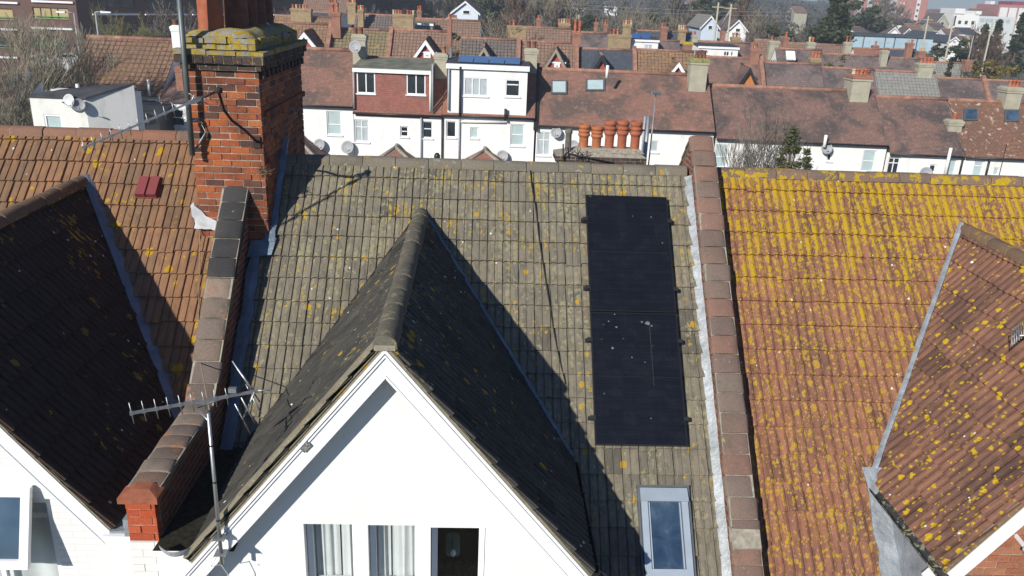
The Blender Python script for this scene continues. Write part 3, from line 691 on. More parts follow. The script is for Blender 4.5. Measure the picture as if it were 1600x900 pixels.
# party walls with coping ---------------------------------------------
def party_wall(name, label, X, wd, path, base, mats, cseed, brick, cpath=None):
    root = thing(name, (X, 9, 0), label, 'wall')
    co = coping(cpath or path, X, wd, .245, cseed); co.build('coping', [mats, M['mortar']], root)
    wl = MB(); x0, x1 = X-wd/2+.035, X+wd/2-.035
    top = [V3((x0, y, z-.045)) for y, z in path]
    pl = top+[V3((x0, path[-1][0], base)), V3((x0, path[0][0], base))]
    wl.poly(pl, (x1-x0, 0, 0)); wl.build('wall_body', brick, root, autouv=True)
    return root
M['brick_party'] = brick_tex('party_wall_brick', (.30, .085, .05), (.18, .06, .04), (.25, .22, .19), dark=.5)
off = .30/CP
pr = party_wall('party_wall', 'raised party wall with red brown coping between the grey and the yellow lichened roof', 3.075, .335,
    [(6.3, mainz(6.3)+off), (RY+.02, RZ+off+.02), (RY+2.2, RZ+off-2.2*math.tan(PIT))], 3, M['coping_right'], 3, M['brick_party'])
ci = MB(); p = V3((3.0, 0, 0))
cp_ = onplane(1165, 840, NM, DM+.3); cm = MB(); cm.hexa([V3((3.075, cp_.y, cp_.z))+UX*u+VM*v+NM*h for u, v, h in [(-.175, -.16, -.02), (.175, -.15, -.02), (.175, .1, -.02), (-.175, .12, -.02), (-.15, -.13, .055), (.15, -.12, .055), (.15, .08, .055), (-.15, .09, .055)]]); cm.build('mortar_patch', M['mortar'], pr)
rows = []; r = random.Random(4); fl = MB()   # bright lead let into the brick face
L0 = V3((2.885, 6.4, mainz(6.4)))
nn = 60; ln = (RY-.1-6.4)/CP
for i in range(nn+1):
    v = ln*i/nn; e = .022*math.sin(v*9)+r.uniform(-.012, .012); st = .012*((v*1.1) % 1)
    rows.append([L0+UX*(-.035+r.uniform(-.004, .004))+VM*v+NM*(.022+st*.3), L0+UX*(.0)+VM*v+NM*(.04+r.uniform(0, .008)), L0+UX*(.05)+VM*v+NM*(.06+r.uniform(0, .02)), L0+UX*(.085+e*.5)+VM*v+NM*(.10+r.uniform(0, .03)), L0+UX*(.075+e*.5)+VM*v+NM*(.02)])
fl.grid(rows, 0, True); fl.build('lead_flashing', M['lead_bright'], pr, fixn=False)

KZ = 7.40
yk = RY-(RZ+off-KZ)/math.tan(PIT)
off = .466/CP; KZ = 7.478; yk = RY-(RZ+off-KZ)/math.tan(PIT)
plf = party_wall('party_wall', 'raised party wall with grey coping stepping down to a red brick end beside the aerial', -3.09, .335,
    [(6.74, KZ), (yk, KZ), (10.36, mainz(10.36)+off)], 3.5, M['coping_left'], 9, M['brick_party'], [(6.74, KZ), (yk, KZ), (9.45, mainz(9.45)+off)])
sl = coping([(9.45, mainz(9.45)+off+.012), (10.36, mainz(10.36)+off+.012)], -3.09, .345, .245, 12); sl.build('charcoal_coping', [M['slate_coping'], M['mortar']], plf)
# stepped brick end of the party wall
eb = MB(); brick_shell(eb, -3.225, -2.955, 6.60, 6.76, 6.97, 7.41, 5, faces='flr', wear=.2); eb.build('brick_end', [brick_isl('bright_red_brick', [(0, (.45, .09, .035)), (.6, (.38, .075, .035)), (1, (.5, .12, .05))], sootamt=.1), M['mortar']], plf)
ec = MB(); ec.box(-3.275, -2.91, 6.56, 6.77, 7.41, 7.465); ec.hexa([(-3.275, 6.56, 7.467), (-2.91, 6.56, 7.467), (-2.91, 6.77, 7.467), (-3.275, 6.77, 7.467), (-3.17, 6.66, 7.51), (-3.01, 6.66, 7.51), (-3.01, 6.77, 7.515), (-3.17, 6.77, 7.515)]); ec.build('end_cap', plain('red_cap_tile', (.30, .105, .06), .85, .2, var=.25, sc=9), plf)
eb2 = MB(); brick_shell(eb2, -3.235, -2.945, 6.59, 6.95, 5.2, 6.965, 8, faces='flr', wear=.0, jut=.003, m=.006); eb2.build('painted_brick_end', [wall_paint('flaking_white_paint', (.74, .73, .70), (.33, .30, .25), .5), wall_paint('white_painted_joint', (.68, .67, .64), (.4, .38, .33), .3)], plf)
sf = MB(); sf.poly([(-3.51, 6.64, 6.99), (-3.24, 6.64, 6.99), (-3.24, 6.64, 6.1), (-3.43, 6.64, 6.77)], (0, .25, 0)); sf.build('painted_flashing', M['board'], plf)
s2 = MB(); s2.box(-3.45, -3.24, 6.68, 7.0, 6.995, 7.02); s2.box(-3.29, -3.24, 6.64, 6.9, 6.99, 7.18); s2.build('lead_saddle', M['lead'], plf)
# lead along the middle roof against the left party wall
ribbon(V3((-2.845, 10.25, mainz(10.25)))+NM*.03, V3((-2.845, 7.2, mainz(7.2)))+NM*.03, .15, NM, .02, .02, 12, 24).build('lead_flashing', M['lead_shade'], plf, fixn=False)
# ------------------------------------------------------------------ big brick chimney on the party wall
def pot(parent, loc, r, h, mat, style=0, n=16):
    if style == 0: pr = [(r*1.02, 0), (r*1.0, h*.08), (r*.96, h*.5), (r*.93, h*.80), (r*1.10, h*.82), (r*1.12, h*.86), (r*1.0, h*.89), (r*.98, h*.96), (r*1.06, h), (r*.8, h), (r*.75, h*.7), (0, h*.68)]
    elif style == 1:   # hooped top
        pr = [(r*1.0, 0), (r*.92, h*.1), (r*.92, h*.45), (r*1.02, h*.52), (r*1.22, h*.54), (r*1.22, h*.62), (r*1.12, h*.63), (r*1.12, h*.70), (r*1.24, h*.71), (r*1.24, h*.76), (r*1.12, h*.77), (r*1.12, h*.84), (r*1.24, h*.85), (r*1.22, h*.93), (r*1.05, h*.99), (r*.85, h), (r*.8, h*.7), (0, h*.68)]
    else:              # small plain
        pr = [(r, 0), (r*.9, h*.15), (r*.85, h*.8), (r*1.05, h*.83), (r*1.05, h*.97), (r*.9, h), (r*.7, h), (r*.65, h*.7), (0, h*.68)]
    mb = MB(); mb.lathe(pr, loc, n); return mb.build('chimney_pot', mat, parent)

CX0, CX1, CY0, CY1 = -3.575, -2.70, 10.31, 12.75
chs = thing('chimney_stack', (-3.14, 11.5, 9), 'tall red brick chimney stack with mossy yellow cap beside the grey mast', 'chimney')
sh = MB(); brick_shell(sh, CX0, CX1, CY0, CY1, 8.3, 11.0, 21, jut=.006, wear=.33); sh.build('shaft', [M['brick_red'], plain('pale_lime_mortar', (.40, .35, .28), .95, .1, var=.4, sc=11)], chs)
st = MB(); brick_shell(st, CX0+.05, CX1+.035, CY0+.06, CY1+.035, 10.42, 10.50, 4, faces='rb', core=False, wear=.1); st.build('string_course', [M['brick_red'], M['mortar']], chs)
co = MB()
for k, (z0, z1, e) in enumerate([(11.0, 11.075, .045)]): brick_shell(co, CX0-e, CX1+e, CY0-e, CY1+e, z0, z1, 30+k, jut=.006, L=.225, wear=.3)
dn = 0
y = CY0+.05
while y < CY1-.1:
    co.box(CX1-.02, CX1+.05, y, y+.11, 10.905, 10.995); y += .225
brick_shell(co, CX0-.09, CX1+.09, CY0-.09, CY1+.09, 11.08, 11.175, 41, c=.095, L=.115, jut=.005, wear=.2)
co.build('corbel_course', [M['brick_dark'], M['mortar']], chs)
cp = MB(); r = random.Random(5)
def slabs(mb, x0, x1, y0, y1, z0, z1, L, seed, j=.012):
    r = random.Random(seed)
    for fx in (0, 1):
        y = y0+(L if fx else L)
        ys = [y0+.18]
        while ys[-1] < y1-.3: ys.append(ys[-1]+L*r.uniform(.8, 1.2))
        ys.append(y1-.18)
        for a, b in zip(ys[:-1], ys[1:]):
            xa, xb = (x0, x0+.2) if fx == 0 else (x1-.2, x1)
            mb.box(xa+r.uniform(-j, j), xb+r.uniform(-j, j), a+.006, b-.006, z0, z1+r.uniform(-j, j))
    for fy in (0, 1):
        xs = [x0]
        while xs[-1] < x1-.35: xs.append(xs[-1]+L*r.uniform(.8, 1.2))
        xs.append(x1)
        for a, b in zip(xs[:-1], xs[1:]):
            ya, yb = (y0, y0+.17) if fy == 0 else (y1-.17, y1)
            mb.box(a+.006, b-.006, ya+r.uniform(-j, j), yb+r.uniform(-j, j), z0, z1+r.uniform(-j, j))
slabs(cp, CX0-.10, CX1+.10, CY0-.10, CY1+.10, 11.18, 11.235, .34, 3)
slabs(cp, CX0-.02, CX1-.02, CY0+.02, CY1-.02, 11.31, 11.375, .30, 8, .02)
brick_shell(cp, CX0+.0, CX1-.03, CY0+.04, CY1-.04, 11.235, 11.312, 47, L=.19, jut=.008, wear=.3)
cp.build('cap_course', [M['capstone'], M['mortar']], chs)
fm = MB(); rows = []; rr = random.Random(9)       # mortar flaunching, humped and mossy
for j in range(29):
    row = []
    for i in range(17):
        u, v = i/16, j/28; ed = min(1, 6*min(u, 1-u)), min(1, 14*min(v, 1-v))
        hgt = 11.365+.10*min(ed)**.6+.012*math.sin(u*9+v*23)+rr.uniform(-.009, .009)
        jx, jy = rr.uniform(-.006, .006), rr.uniform(-.006, .006)
        row.append((CX0+.0+(CX1-CX0-.03)*u+jx, CY0+.04+(CY1-CY0-.08)*v+jy, hgt))
    rows.append(row)
fm.grid(rows, 0, True); fm.build('mossy_flaunching', M['capstone'], chs, fixn=False)
for k, (x, y, mt) in enumerate([(-3.33, 10.66, 'clay'), (-3.14, 11.1, 'clay_dark'), (-3.14, 11.55, 'clay_dark'), (-3.14, 12.0, 'clay_dark'), (-3.14, 12.42, 'clay_dark')]):  # rear pots take a darker clay copy, their shade put into the colour
    pot(chs, (x, y, 11.42), .150, 1.0, M[mt], 0, 22)
ap = MB(); g0 = MB()   # sealant patch at the foot
rows = []; rr = random.Random(2)
pts = [(-3.60, 10.33, 9.30), (-3.50, 10.28, 9.0), (-3.40, 10.25, 8.98), (-3.28, 10.22, 8.97)]
for j in range(7):
    rows.append([V3((-3.64+.31*i/6+rr.uniform(-.025, .025), 10.30-.05*(j/6)-.03*rr.random(), 9.08+(.26*(1-i/6)**1.8+.03)*(1-j/6)-.07*j/6+rr.uniform(-.015, .015))) for i in range(7)])
ap.grid(rows, 0, True); ap.build('sealant_patch', plain('white_sealant', (.50, .51, .52), .7, .3, var=.1, sc=12), chs, fixn=False)
ribbon((CX1+.02, 10.25, mainz(10.25)+.07), (CX1+.02, 11.35, mainz(11.35)+.07), .13, NM, .03, .012, 6, 10).build('lead_flashing', M['lead_shade'], chs, fixn=False)
fa = MB(); fa.hexa([onplane(x, y, NM, DM+h) for h in (.01, .07) for x, y in ((385, 402), (424, 398), (432, 372), (392, 376))]); fa.build('lead_apron', M['lead_shade'], chs)
nst = MB(); rr = random.Random(14); c_ = V3((CX1-.02, 10.30, 9.78))
for k in range(40):
    d = V3((rr.gauss(.3, .7), rr.gauss(-.3, .6), rr.gauss(-.05, .6))).normalized(); a = c_+V3((rr.gauss(0, .03), rr.gauss(-.02, .02), rr.gauss(0, .03))); nst.tube([a-d*.02, a+d*rr.uniform(.04, .13)], .003, 4, caps=False)
tag(nst.build('twig_tuft', plain('dry_stems', (.19, .13, .08), .9, .1), None), 'dry tuft of twigs growing from the chimney corner', 'weed')

# ------------------------------------------------------------------ masts and aerials
def aerial_mast(pts, r, label, mat, name='mast'):
    mb = MB(); mb.tube(pts, r, 12); return tag(mb.build(name, mat, None), label, 'mast')
mx = atY(300, 240, 10.17); mxx = mx.x+.02
mast = thing('mast', (mxx, 10.17, mx.z), 'thick grey steel mast clamped to the front of the tall brick chimney', 'mast')
mb = MB(); mb.tube([(mxx-.015, 10.17, mx.z-.02), (mxx+.01, 10.17, 12.2)], .033, 14); mb.build('pole', M['steel_dark'], mast)
bk = MB(); A = [atY(x, y, 10.2) for x, y in ((301, 188), (312, 192), (319, 210), (305, 234))]; bk.tube([A[0], A[1]+V3((0, .06, 0)), A[2]+V3((0, .07, 0)), A[3]], .016, 6); bk.tube([A[0]+V3((-.05, -.03, .0)), A[0]+V3((.06, .04, .0))], .028, 6); bk.tube([A[3]+V3((-.05, -.03, .0)), A[3]+V3((.05, .03, 0))], .025, 6); bk.build('wall_bracket', M['galv'], mast)

def yagi(name, label, a, b, els, edir, elen, group, extra=None, br=.010):
    root = thing(name, a, label, 'aerial', group); a, b = V3(a), V3(b); d = b-a
    bm_ = MB(); bm_.bar(a, b, br*2, br*2); bm_.build('boom', M['alu'], root)
    ed = V3(edir).normalized()
    for k, (t, l) in enumerate(els):
        el = MB(); p = a+d*t; el.tube([p-ed*l/2, p+ed*l/2], .0045, 5); el.bar(p-d.normalized()*.015, p+d.normalized()*.015, .028, .03)
        el.build('director', M['alu'], root)
    return root
a_, b_ = V3((-4.01, 8.41, 10.37)), V3((-2.85, 9.11, 10.89))     # carried on an arm that reaches out in front of the stack
y1_ = yagi('tv_aerial', 'long thin aerial pointing left on a rusty arm in front of the tall chimney', a_, b_, [(.004+.066*k, .15) for k in range(11)], (.10, .10, -1), .12, 'television aerials', br=.009)
for t, d, L in ((.80, (.5, -.2, .8), .20), (.86, (.6, .5, -.5), .24), (.95, (.2, -.75, .5), .30), (.95, (.6, .4, .6), .30)):
    rm_ = MB(); p = a_.lerp(b_, t); v = V3(d).normalized()*L/2; rm_.tube([p-v, p+v], .007, 5); rm_.build('reflector_rod', M['alu'], y1_)
bx_ = MB(); p = a_.lerp(b_, .83); bx_.bar(p-V3((.05, 0.03, .02)), p+V3((.05, .03, .02)), .045, .04); bx_.build('clamp', M['galv'], y1_)
ar = MB(); p = b_+V3((.02, .01, .01)); ar.tube([p, atY(350, 172, 9.35), atY(362, 188, 9.6), atY(382, 203, 9.95), atY(402, 222, 10.3)], .016, 7); ar.lathe([(0, 0), (.045, .01), (.045, .06), (0, .07)], p-V3((0, 0, .035)), 10); ar.tube([p, p.lerp(a_, .13)], .016, 6); ar.build('rusty_arm', M['rust'], y1_)
pl_ = MB(); q_ = atY(402, 222, 10.3); pl_.box(q_.x-.05, q_.x+.04, 10.285, 10.305, q_.z-.07, q_.z+.07); pl_.build('wall_plate', M['rust'], y1_)

zt = 8.52
a2, b2 = atZ(203, 646, zt), atZ(402, 611, zt)
y2 = yagi('tv_aerial', 'aerial with rod reflectors on the thin pole fixed to the white bargeboard', a2, b2, [(.012+.092*k, .20-.004*k) for k in range(9)], (.10, .0, -1), .17, 'television aerials', br=.011)
d2 = (b2-a2).normalized(); per = d2.cross(V3((0, 0, 1))).normalized()
rf = MB(); yb_ = b2.y
for (xa, ya, xb, yb__, o_, r_) in ((363, 564, 406, 628, .10, .007), (371, 576, 397, 612, .10, .011), (384, 600, 391, 614, .08, .007), (367, 631, 391, 677, -.08, .007), (377, 621, 399, 662, -.08, .007), (378, 622, 385, 640, -.06, .006), (395, 622, 408, 646, -.05, .006), (398, 612, 381, 652, -.02, .009), (394, 610, 422, 610, .0, .006)):
    rf.tube([atY(xa, ya, yb_+o_), atY(xb, yb__, yb_+o_*.6)], r_, 6)
rf.build('reflector', M['alu'], y2)
bx_ = MB(); p = a2.lerp(b2, .80)+V3((0, 0, .05)); bx_.box(p.x-.035, p.x+.035, p.y-.02, p.y+.02, p.z-.02, p.z+.025); bx_.build('junction_box', M['galv'], y2)
p3 = atY(325, 640, 6.27); p4 = atY(346, 872, 6.27)
cr = MB(); cr.tube([V3((p3.x, 6.27, zt-.06)), a2.lerp(b2, .5)-V3((0, 0, .06)), a2.lerp(b2, .62)-V3((0, 0, .03)), a2.lerp(b2, .78)], .011, 6); cr.build('cradle', M['alu'], y2)
pole = thing('mast', (p4.x, 6.27, p4.z), 'slim aluminium pole bolted to the bargeboard of the white gable', 'mast')
mb = MB(); mb.tube([(p4.x, 6.27, p4.z-.06), (p3.x, 6.27, zt+.02)], .018, 12, r2=.016)
mb.build('pole', M['alu'], pole)
for t in (.05, .22): kb = MB(); z = p4.z+t; kb.box(p4.x-.05, p4.x+.05, 6.24, 6.31, z-.012, z+.012); kb.tube([(p4.x+.05, 6.22, z), (p4.x+.05, 6.36, z)], .006, 5); kb.tube([(p4.x-.05, 6.22, z), (p4.x-.05, 6.34, z)], .006, 5); kb.build('clamp', M['galv'], pole)
tp = MB()
for t in (.28, .55, .8): tp.lathe([(.0195, -.008), (.0195, .008)], (p4.x+(p3.x-p4.x)*t, 6.27, p4.z+(zt-p4.z)*t), 10)
tp.build('tape_band', M['black'], pole)
# boom above the chimney, its elements and the part cut by the picture edge
e0, e1 = atY(468, 70, 12.85), atY(352, -6, 11.4)
y3 = yagi('tv_aerial', 'aerial boom slanting up across the dark rear pots from the back of the tall chimney', e0, e1+(e1-e0)*.05, [(.0, .05)], (0, 0, 1), .1, 'television aerials', br=.013)
q = e0.lerp(e1, .70); xx = MB()
for d in ((.1, -.05, -.09), (.10, .1, .10), (-.03, .05, .12), (.0, -.1, .09)): v = V3(d).normalized()*.10; xx.tube([q-v, q+v], .006, 5)
xx.box(q.x-.03, q.x+.03, q.y-.03, q.y+.03, q.z-.03, q.z+.03); xx.build('dipole', M['galv'], y3)
sp = MB(); sp.tube([(-2.62, 12.8, 11.1), e0], .014, 6); sp.build('stay', M['galv'], y3)
# aerial at the right edge, above the brown gable
_n = V3((-1.33, 0, 1)); pR = CAM+(onplane(1585, 522, _n, _n.dot(V3((6.71, 0, 9.23))))-CAM)*.955+V3((.06, 0, 0))
y4r = thing('tv_aerial', (pR.x, pR.y, pR.z), 'small white grid aerial at the edge over the brown red gable roof', 'aerial', 'television aerials'); gm = MB()
for k in range(6): o_ = V3((-.08+.04*k, .025*k, -.04+.012*k)); gm.tube([pR+o_+V3((-.03, -.08, -.07)), pR+o_+V3((.03, .08, .07))], .006, 5)
for t in (-.8, 0, .8): gm.tube([pR+V3((-.08, 0, -.04))+V3((.03, .08, .07))*t, pR+V3((.12, .125, .02))+V3((.03, .08, .07))*t], .005, 5)
gm.build('grid_reflector', M['galv'], y4r); bm_ = MB(); bm_.tube([pR+V3((0, 0, -.02)), pR+V3((.9, .25, .0))], .013, 6); bm_.build('boom', M['alu'], y4r); mm_ = MB(); mm_.tube([(pR.x+.75, pR.y+.2, 8.3), (pR.x+.75, pR.y+.2, pR.z+.1)], .02, 8); mm_.build('pole', M['alu'], y4r)

# ------------------------------------------------------------------ cables
def cable(name, label, pts, r, mat, cat='cable'):
    mb = MB(); mb.tube(pts, r, 5); return tag(mb.build(name, mat, None), label, cat)
cable('cable', 'thin black cable running down the olive grey roof left of the solar panels', [onplane(x, y, NM, DM+.03) for x, y in ((828, 258), (831, 290), (838, 330), (842, 370), (850, 420), (858, 470), (866, 520), (874, 560), (884, 600))], .009, M['cable_black'])
cable('cable', 'pale brown cable hanging from the chimney mast down over the terracotta roof edge', [onplane(x, y, NM, DM+o) for x, y, o in ((305, 246, .35), (309, 300, .25), (312, 350, .12), (312, 420, .06), (310, 500, .05), (312, 560, .2))]+[atZ(327, 640, zt)], .006, M['cable_brown'])
cable('cable', 'thin wire strung from the white gable wall to the grey roof corner', [atY(825, 832, 6.54), atY(829, 840, 6.54), atY(845, 842, 6.53), atY(860, 838, 6.53), atY(890, 865, 6.5), atY(930, 888, 6.45), onplane(1000, 935, NM, DM+.05)], .004, M['galv'])
cable('cable', 'white cable looping down from the clamp of the slim aerial pole', [atY(340, 868, 6.3), atY(330, 885, 6.3), atY(345, 882, 6.3), atY(358, 900, 6.32), atY(365, 915, 6.35)], .005, M['cable_white'])

# ------------------------------------------------------------------ solar panels
def pv_mat():
    n = N('black_solar_glass', .12, .4); uv = n.coord('UV'); s = n.sep(uv)
    def line(c, per, wd):
        f = n.math('FRACT', n.math('DIVIDE', c, per)); return n.math('LESS_THAN', n.math('ABSOLUTE', n.math('SUBTRACT', f, .5)), wd/per/2)
    g = n.math('MAXIMUM', line(s[1], .0865, .004), n.math('MULTIPLY', line(s[0], .18, .003), .6))
    cell = n.new('ShaderNodeVectorMath', operation='FLOOR'); mp = n.new('ShaderNodeMapping'); n.put(mp.inputs[0], uv); mp.inputs['Scale'].default_value = (1/.18, 1/.0865, 1); n.put(cell.inputs[0], mp.outputs[0])
    wv = n.white(cell.outputs[0])[0]
    col = n.mix(wv, (.006, .007, .010), (.009, .010, .014))
    col = n.mix(n.math('MULTIPLY', g, .55), col, (.020, .021, .025))
    d = n.noise(uv, 5, 6, .7); col = n.mix(n.math('MULTIPLY', n.step(d, .45, .75), .22), col, (.03, .03, .033))
    sp = n.vor(uv, 16); rr = n.sep(sp.outputs['Color']); col = n.mix(n.math('MULTIPLY', n.math('GREATER_THAN', rr[0], .965), n.math('LESS_THAN', sp.outputs['Distance'], .12)), col, (.25, .25, .24))
    n.color(col); n.rough(n.math('ADD', .12, n.math('MULTIPLY', d, .15))); return n.m
M['pv'] = pv_mat(); M['pv_frame'] = plain('black_anodised_frame', (.012, .012, .014), .35, .5, var=.1); M['drop'] = plain('bird_dropping', (.14, .15, .155), .8, .2, var=.2, sc=40)
PW, PL = 1.105, 1.70
O = V3((1.455, 8.483, mainz(8.483))); FRp = lambda u, v, h: O+UX*u+VM*v+NM*h
for k, lab in ((0, 'lower black solar panel with bird droppings on the olive grey roof'), (1, 'upper clean black solar panel on the olive grey roof by the ridge')):
    v0 = k*(PL+.014); c_ = FRp(PW/2, v0+PL/2, .1)
    p = thing('solar_panel', c_, lab, 'solar panel', 'solar panels on the olive grey roof')
    f = MB(); fw = .016
    for (a, b, c, d) in ((0, PW, 0, fw), (0, PW, PL-fw, PL), (0, fw, fw, PL-fw), (PW-fw, PW, fw, PL-fw)): f.box(a, b, v0+c, v0+d, .075, .112, 0, FRp)
    f.build('frame', M['pv_frame'], p)
    for h in (0, 1):
        g = MB(); lo, hi = fw+h*(PL/2-fw+.004), (PL/2-.004 if h == 0 else PL-fw)
        q = [(fw, v0+lo), (PW-fw, v0+lo), (PW-fw, v0+hi), (fw, v0+hi)]; b0 = [FRp(a, b, .098) for a, b in q]; t0 = [FRp(a, b, .108) for a, b in q]
        g.face(t0, 0, q); g.face(b0[::-1], 0, q)
        for i in range(4): g.face([b0[i], b0[(i+1) % 4], t0[(i+1) % 4], t0[i]], 0, [q[0]]*4)
        g.build('cell_sheet', M['pv'], p, fixn=False)
    gp = MB(); gp.box(fw, PW-fw, v0+PL/2-.004, v0+PL/2+.004, .10, .1075, 0, FRp); gp.build('centre_bar', M['pv_frame'], p)
    for vv in (.33, 1.33):
        for s in (0, 1):
            cl = MB(); a = -.07 if s == 0 else PW+.003
            cl.box(a, a+.067, v0+vv-.022, v0+vv+.022, .045, .085, 0, FRp); cl.box(a+.02, a+.05, v0+vv-.014, v0+vv+.014, .02, .05, 0, FRp); cl.box(a+.02 if s == 0 else a-.02, a+.087 if s == 0 else a+.045, v0+vv-.025, v0+vv+.025, .1125, .118, 0, FRp); cl.box(a+.03, a+.05, v0+vv-.01, v0+vv+.01, .086, .112, 0, FRp)
            cl.build('rail_clamp', M['black'], p)
    if k == 0:
        rr = random.Random(3); dm = MB()
        def blob(px, py, r, asp=1, sides=10):
            c = onplane(px, py, NM, DM+.1095); dm.face([c+UX*(r*math.cos(t)*rr.uniform(.75, 1.2))+VM*(r*asp*math.sin(t)*rr.uniform(.75, 1.2)) for t in [2*math.pi*i/sides for i in range(sides)]])
        for q in ((1012, 505, .032, .8), (1003, 503, .013), (1018, 509, .012), (957, 544, .017), (963, 511, .014), (951, 502, .010), (940, 530, .006), (974, 529, .006), (943, 507, .006), (1008, 566, .007), (944, 615, .008), (1020, 540, .005)): blob(*q)
        a, b = onplane(1015, 511, NM, DM+.1095), onplane(1022, 603, NM, DM+.1095); dm.face([a-UX*.0010, a+UX*.0010, b+UX*.0008, b-UX*.0008])
        dm.build('bird_dropping', M['drop'], p, fixn=False)

# ------------------------------------------------------------------ roof window
SK = V3((1.965, 7.435, mainz(7.435))); FRs = lambda u, v, h: SK+UX*u+VM*v+NM*h
SW, SLn = .545, 1.02
M['sk_frame'] = plain('blue_grey_aluminium', (.36, .42, .48), .4, .5, metal=.2, var=.06); M['sk_flash'] = plain('dark_grey_flashing', (.09, .10, .11), .5, .4, var=.1)
sg = N('painted_sky_glass', .06, 1.0); c_ = sg.coord(); sg.color(sg.ramp(sg.noise(c_, 3.5, 5, .65, .6), [(.35, (.018, .038, .072)), (.58, (.04, .07, .115)), (.8, (.14, .18, .22))])); sg.rough(sg.math('ADD', .05, sg.math('MULTIPLY', sg.noise(c_, 6, 4), .12)))  # mottled blue of the reflected sky painted into the base colour
f = MB(); b = .075
f.box(0, b, 0, SLn-.16, .03, .10, 0, FRs); f.box(SW-b, SW, 0, SLn-.16, .03, .10, 0, FRs); f.box(b, SW-b, 0, .12, .03, .098, 0, FRs)
f.hexa([FRs(*q) for q in [(-.005, SLn-.16, .03), (SW+.005, SLn-.16, .03), (SW+.005, SLn, .03), (-.005, SLn, .03), (-.005, SLn-.16, .135), (SW+.005, SLn-.16, .135), (SW+.005, SLn, .09), (-.005, SLn, .09)]])
for u in (b+.012, SW-b-.027): f.box(u, u+.015, .125, SLn-.165, .03, .085, 0, FRs)
f.box(.004, b-.004, .38, .386, .1, .1015, 0, FRs)
so = f.build('roof_window', M['sk_frame'], mid)
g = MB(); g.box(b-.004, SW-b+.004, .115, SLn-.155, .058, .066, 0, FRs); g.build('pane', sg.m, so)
g = MB()
g.box(-.035, -.008, -.05, SLn+.02, .012, .075, 0, FRs); g.box(SW+.008, SW+.035, -.05, SLn+.02, .012, .075, 0, FRs); g.box(-.035, SW+.035, SLn+.008, SLn+.035, .012, .08, 0, FRs); g.box(-.05, SW+.05, -.16, -.003, .028, .036, 0, FRs); g.build('window_flashing', M['sk_flash'], so)

# ------------------------------------------------------------------ five pot chimney behind the ridge
PY = 19.0
pc = thing('chimney_stack', atY(950, 260, PY), 'low brick chimney with five tall red clay pots behind the grey ridge', 'chimney')
s = MB(); A, B = atY(868, 252, PY), atY(1010, 255, PY); x0, x1 = A.x, B.x; zt_ = atY(940, 246, PY).z
brick_shell(s, x0+.09, x1-.09, PY+.08, PY+.75, zt_-2.6, zt_-.14, 61, wear=.1, faces='flr'); brick_shell(s, x0, x1, PY, PY+.83, zt_-.14, zt_, 62, faces='flr'); brick_shell(s, x0+.35, x1-.1, PY+.1, PY+.73, zt_, zt_+.075, 63, faces='flr')
s.build('shaft', [M['brick_dark'], M['mortar']], pc)
f = MB(); f.hexa([(x0, PY, zt_+.002), (x1, PY, zt_+.002), (x1, PY+.83, zt_+.002), (x0, PY+.83, zt_+.002), (x0+.34, PY+.12, zt_+.08), (x1-.12, PY+.12, zt_+.08), (x1-.12, PY+.7, zt_+.08), (x0+.34, PY+.7, zt_+.08)])
xs = [atY(x, 236, PY+.4).x for x in (911, 931, 951, 970.5, 991)]
f.hexa([(xs[0]-.25, PY+.12, zt_+.085), (xs[-1]+.2, PY+.12, zt_+.085), (xs[-1]+.2, PY+.70, zt_+.085), (xs[0]-.25, PY+.7, zt_+.085), (xs[0]-.12, PY+.26, zt_+.17), (xs[-1]+.1, PY+.26, zt_+.17), (xs[-1]+.1, PY+.56, zt_+.17), (xs[0]-.12, PY+.56, zt_+.17)]); f.build('flaunching', M['mortar'], pc)
for k, x in enumerate(xs):
    top = atY((911, 931, 951, 970.5, 991)[k], (194, 197, 188, 188, 189)[k], PY+.4).z
    pot(pc, (x, PY+.4, zt_+.12), .118, top-zt_-.12, M['clay_orange' if k < 2 else 'clay'], 1, 18)
g_ = atY(887, 236, PY+.4); pot(pc, (g_.x, PY+.4, zt_+.0), .085, .58, M['clay_grey'], 2, 14)
br = MB(); A = atY(880, 225, PY-.05); B = atY(880, 257, PY-.05); br.bar(A, B, .05, .03); br.build('rusty_stay', M['rust'], pc)
yy = thing('tv_aerial', atY(900, 246, PY), 'fallen dark aerial lying on the ledge of the five pot chimney', 'aerial', 'television aerials'); mb = MB(); rr = random.Random(8)
a, b = atY(884, 238, PY+.02)+V3((0, -.06, 0)), atY(960, 254, PY+.02)+V3((0, -.1, 0)); mb.tube([a, b], .014, 5)
for k in range(16): p = a.lerp(b, rr.uniform(.0, .5)); d = V3((rr.gauss(0, .5), rr.gauss(0, .3), rr.gauss(0, .6))).normalized()*.16; mb.tube([p-d*.7, p+d], .008, 4)
mb.build('boom', M['black'], yy)
m5 = thing('mast', atY(1012, 262, 20), 'tall thin pale mast with flat aerial head right of the five pots', 'mast'); mb = MB(); a = atY(1012, 262, 20); t_ = atY(1025, 146, 20); mb.tube([a-V3((0, 0, 1.5)), V3((t_.x, 20, t_.z))], .02, 8, r2=.014); mb.build('pole', M['galv'], m5)
mb = MB(); t_ = V3((t_.x, 20, t_.z)); mb.box(t_.x-.09, t_.x+.11, 19.95, 20.05, t_.z-.01, t_.z+.015); [mb.box(t_.x-.1+.05*k, t_.x-.09+.05*k, 19.9, 20.1, t_.z-.04, t_.z+.05) for k in range(5)]; mb.build('aerial_head', M['galv'], m5)
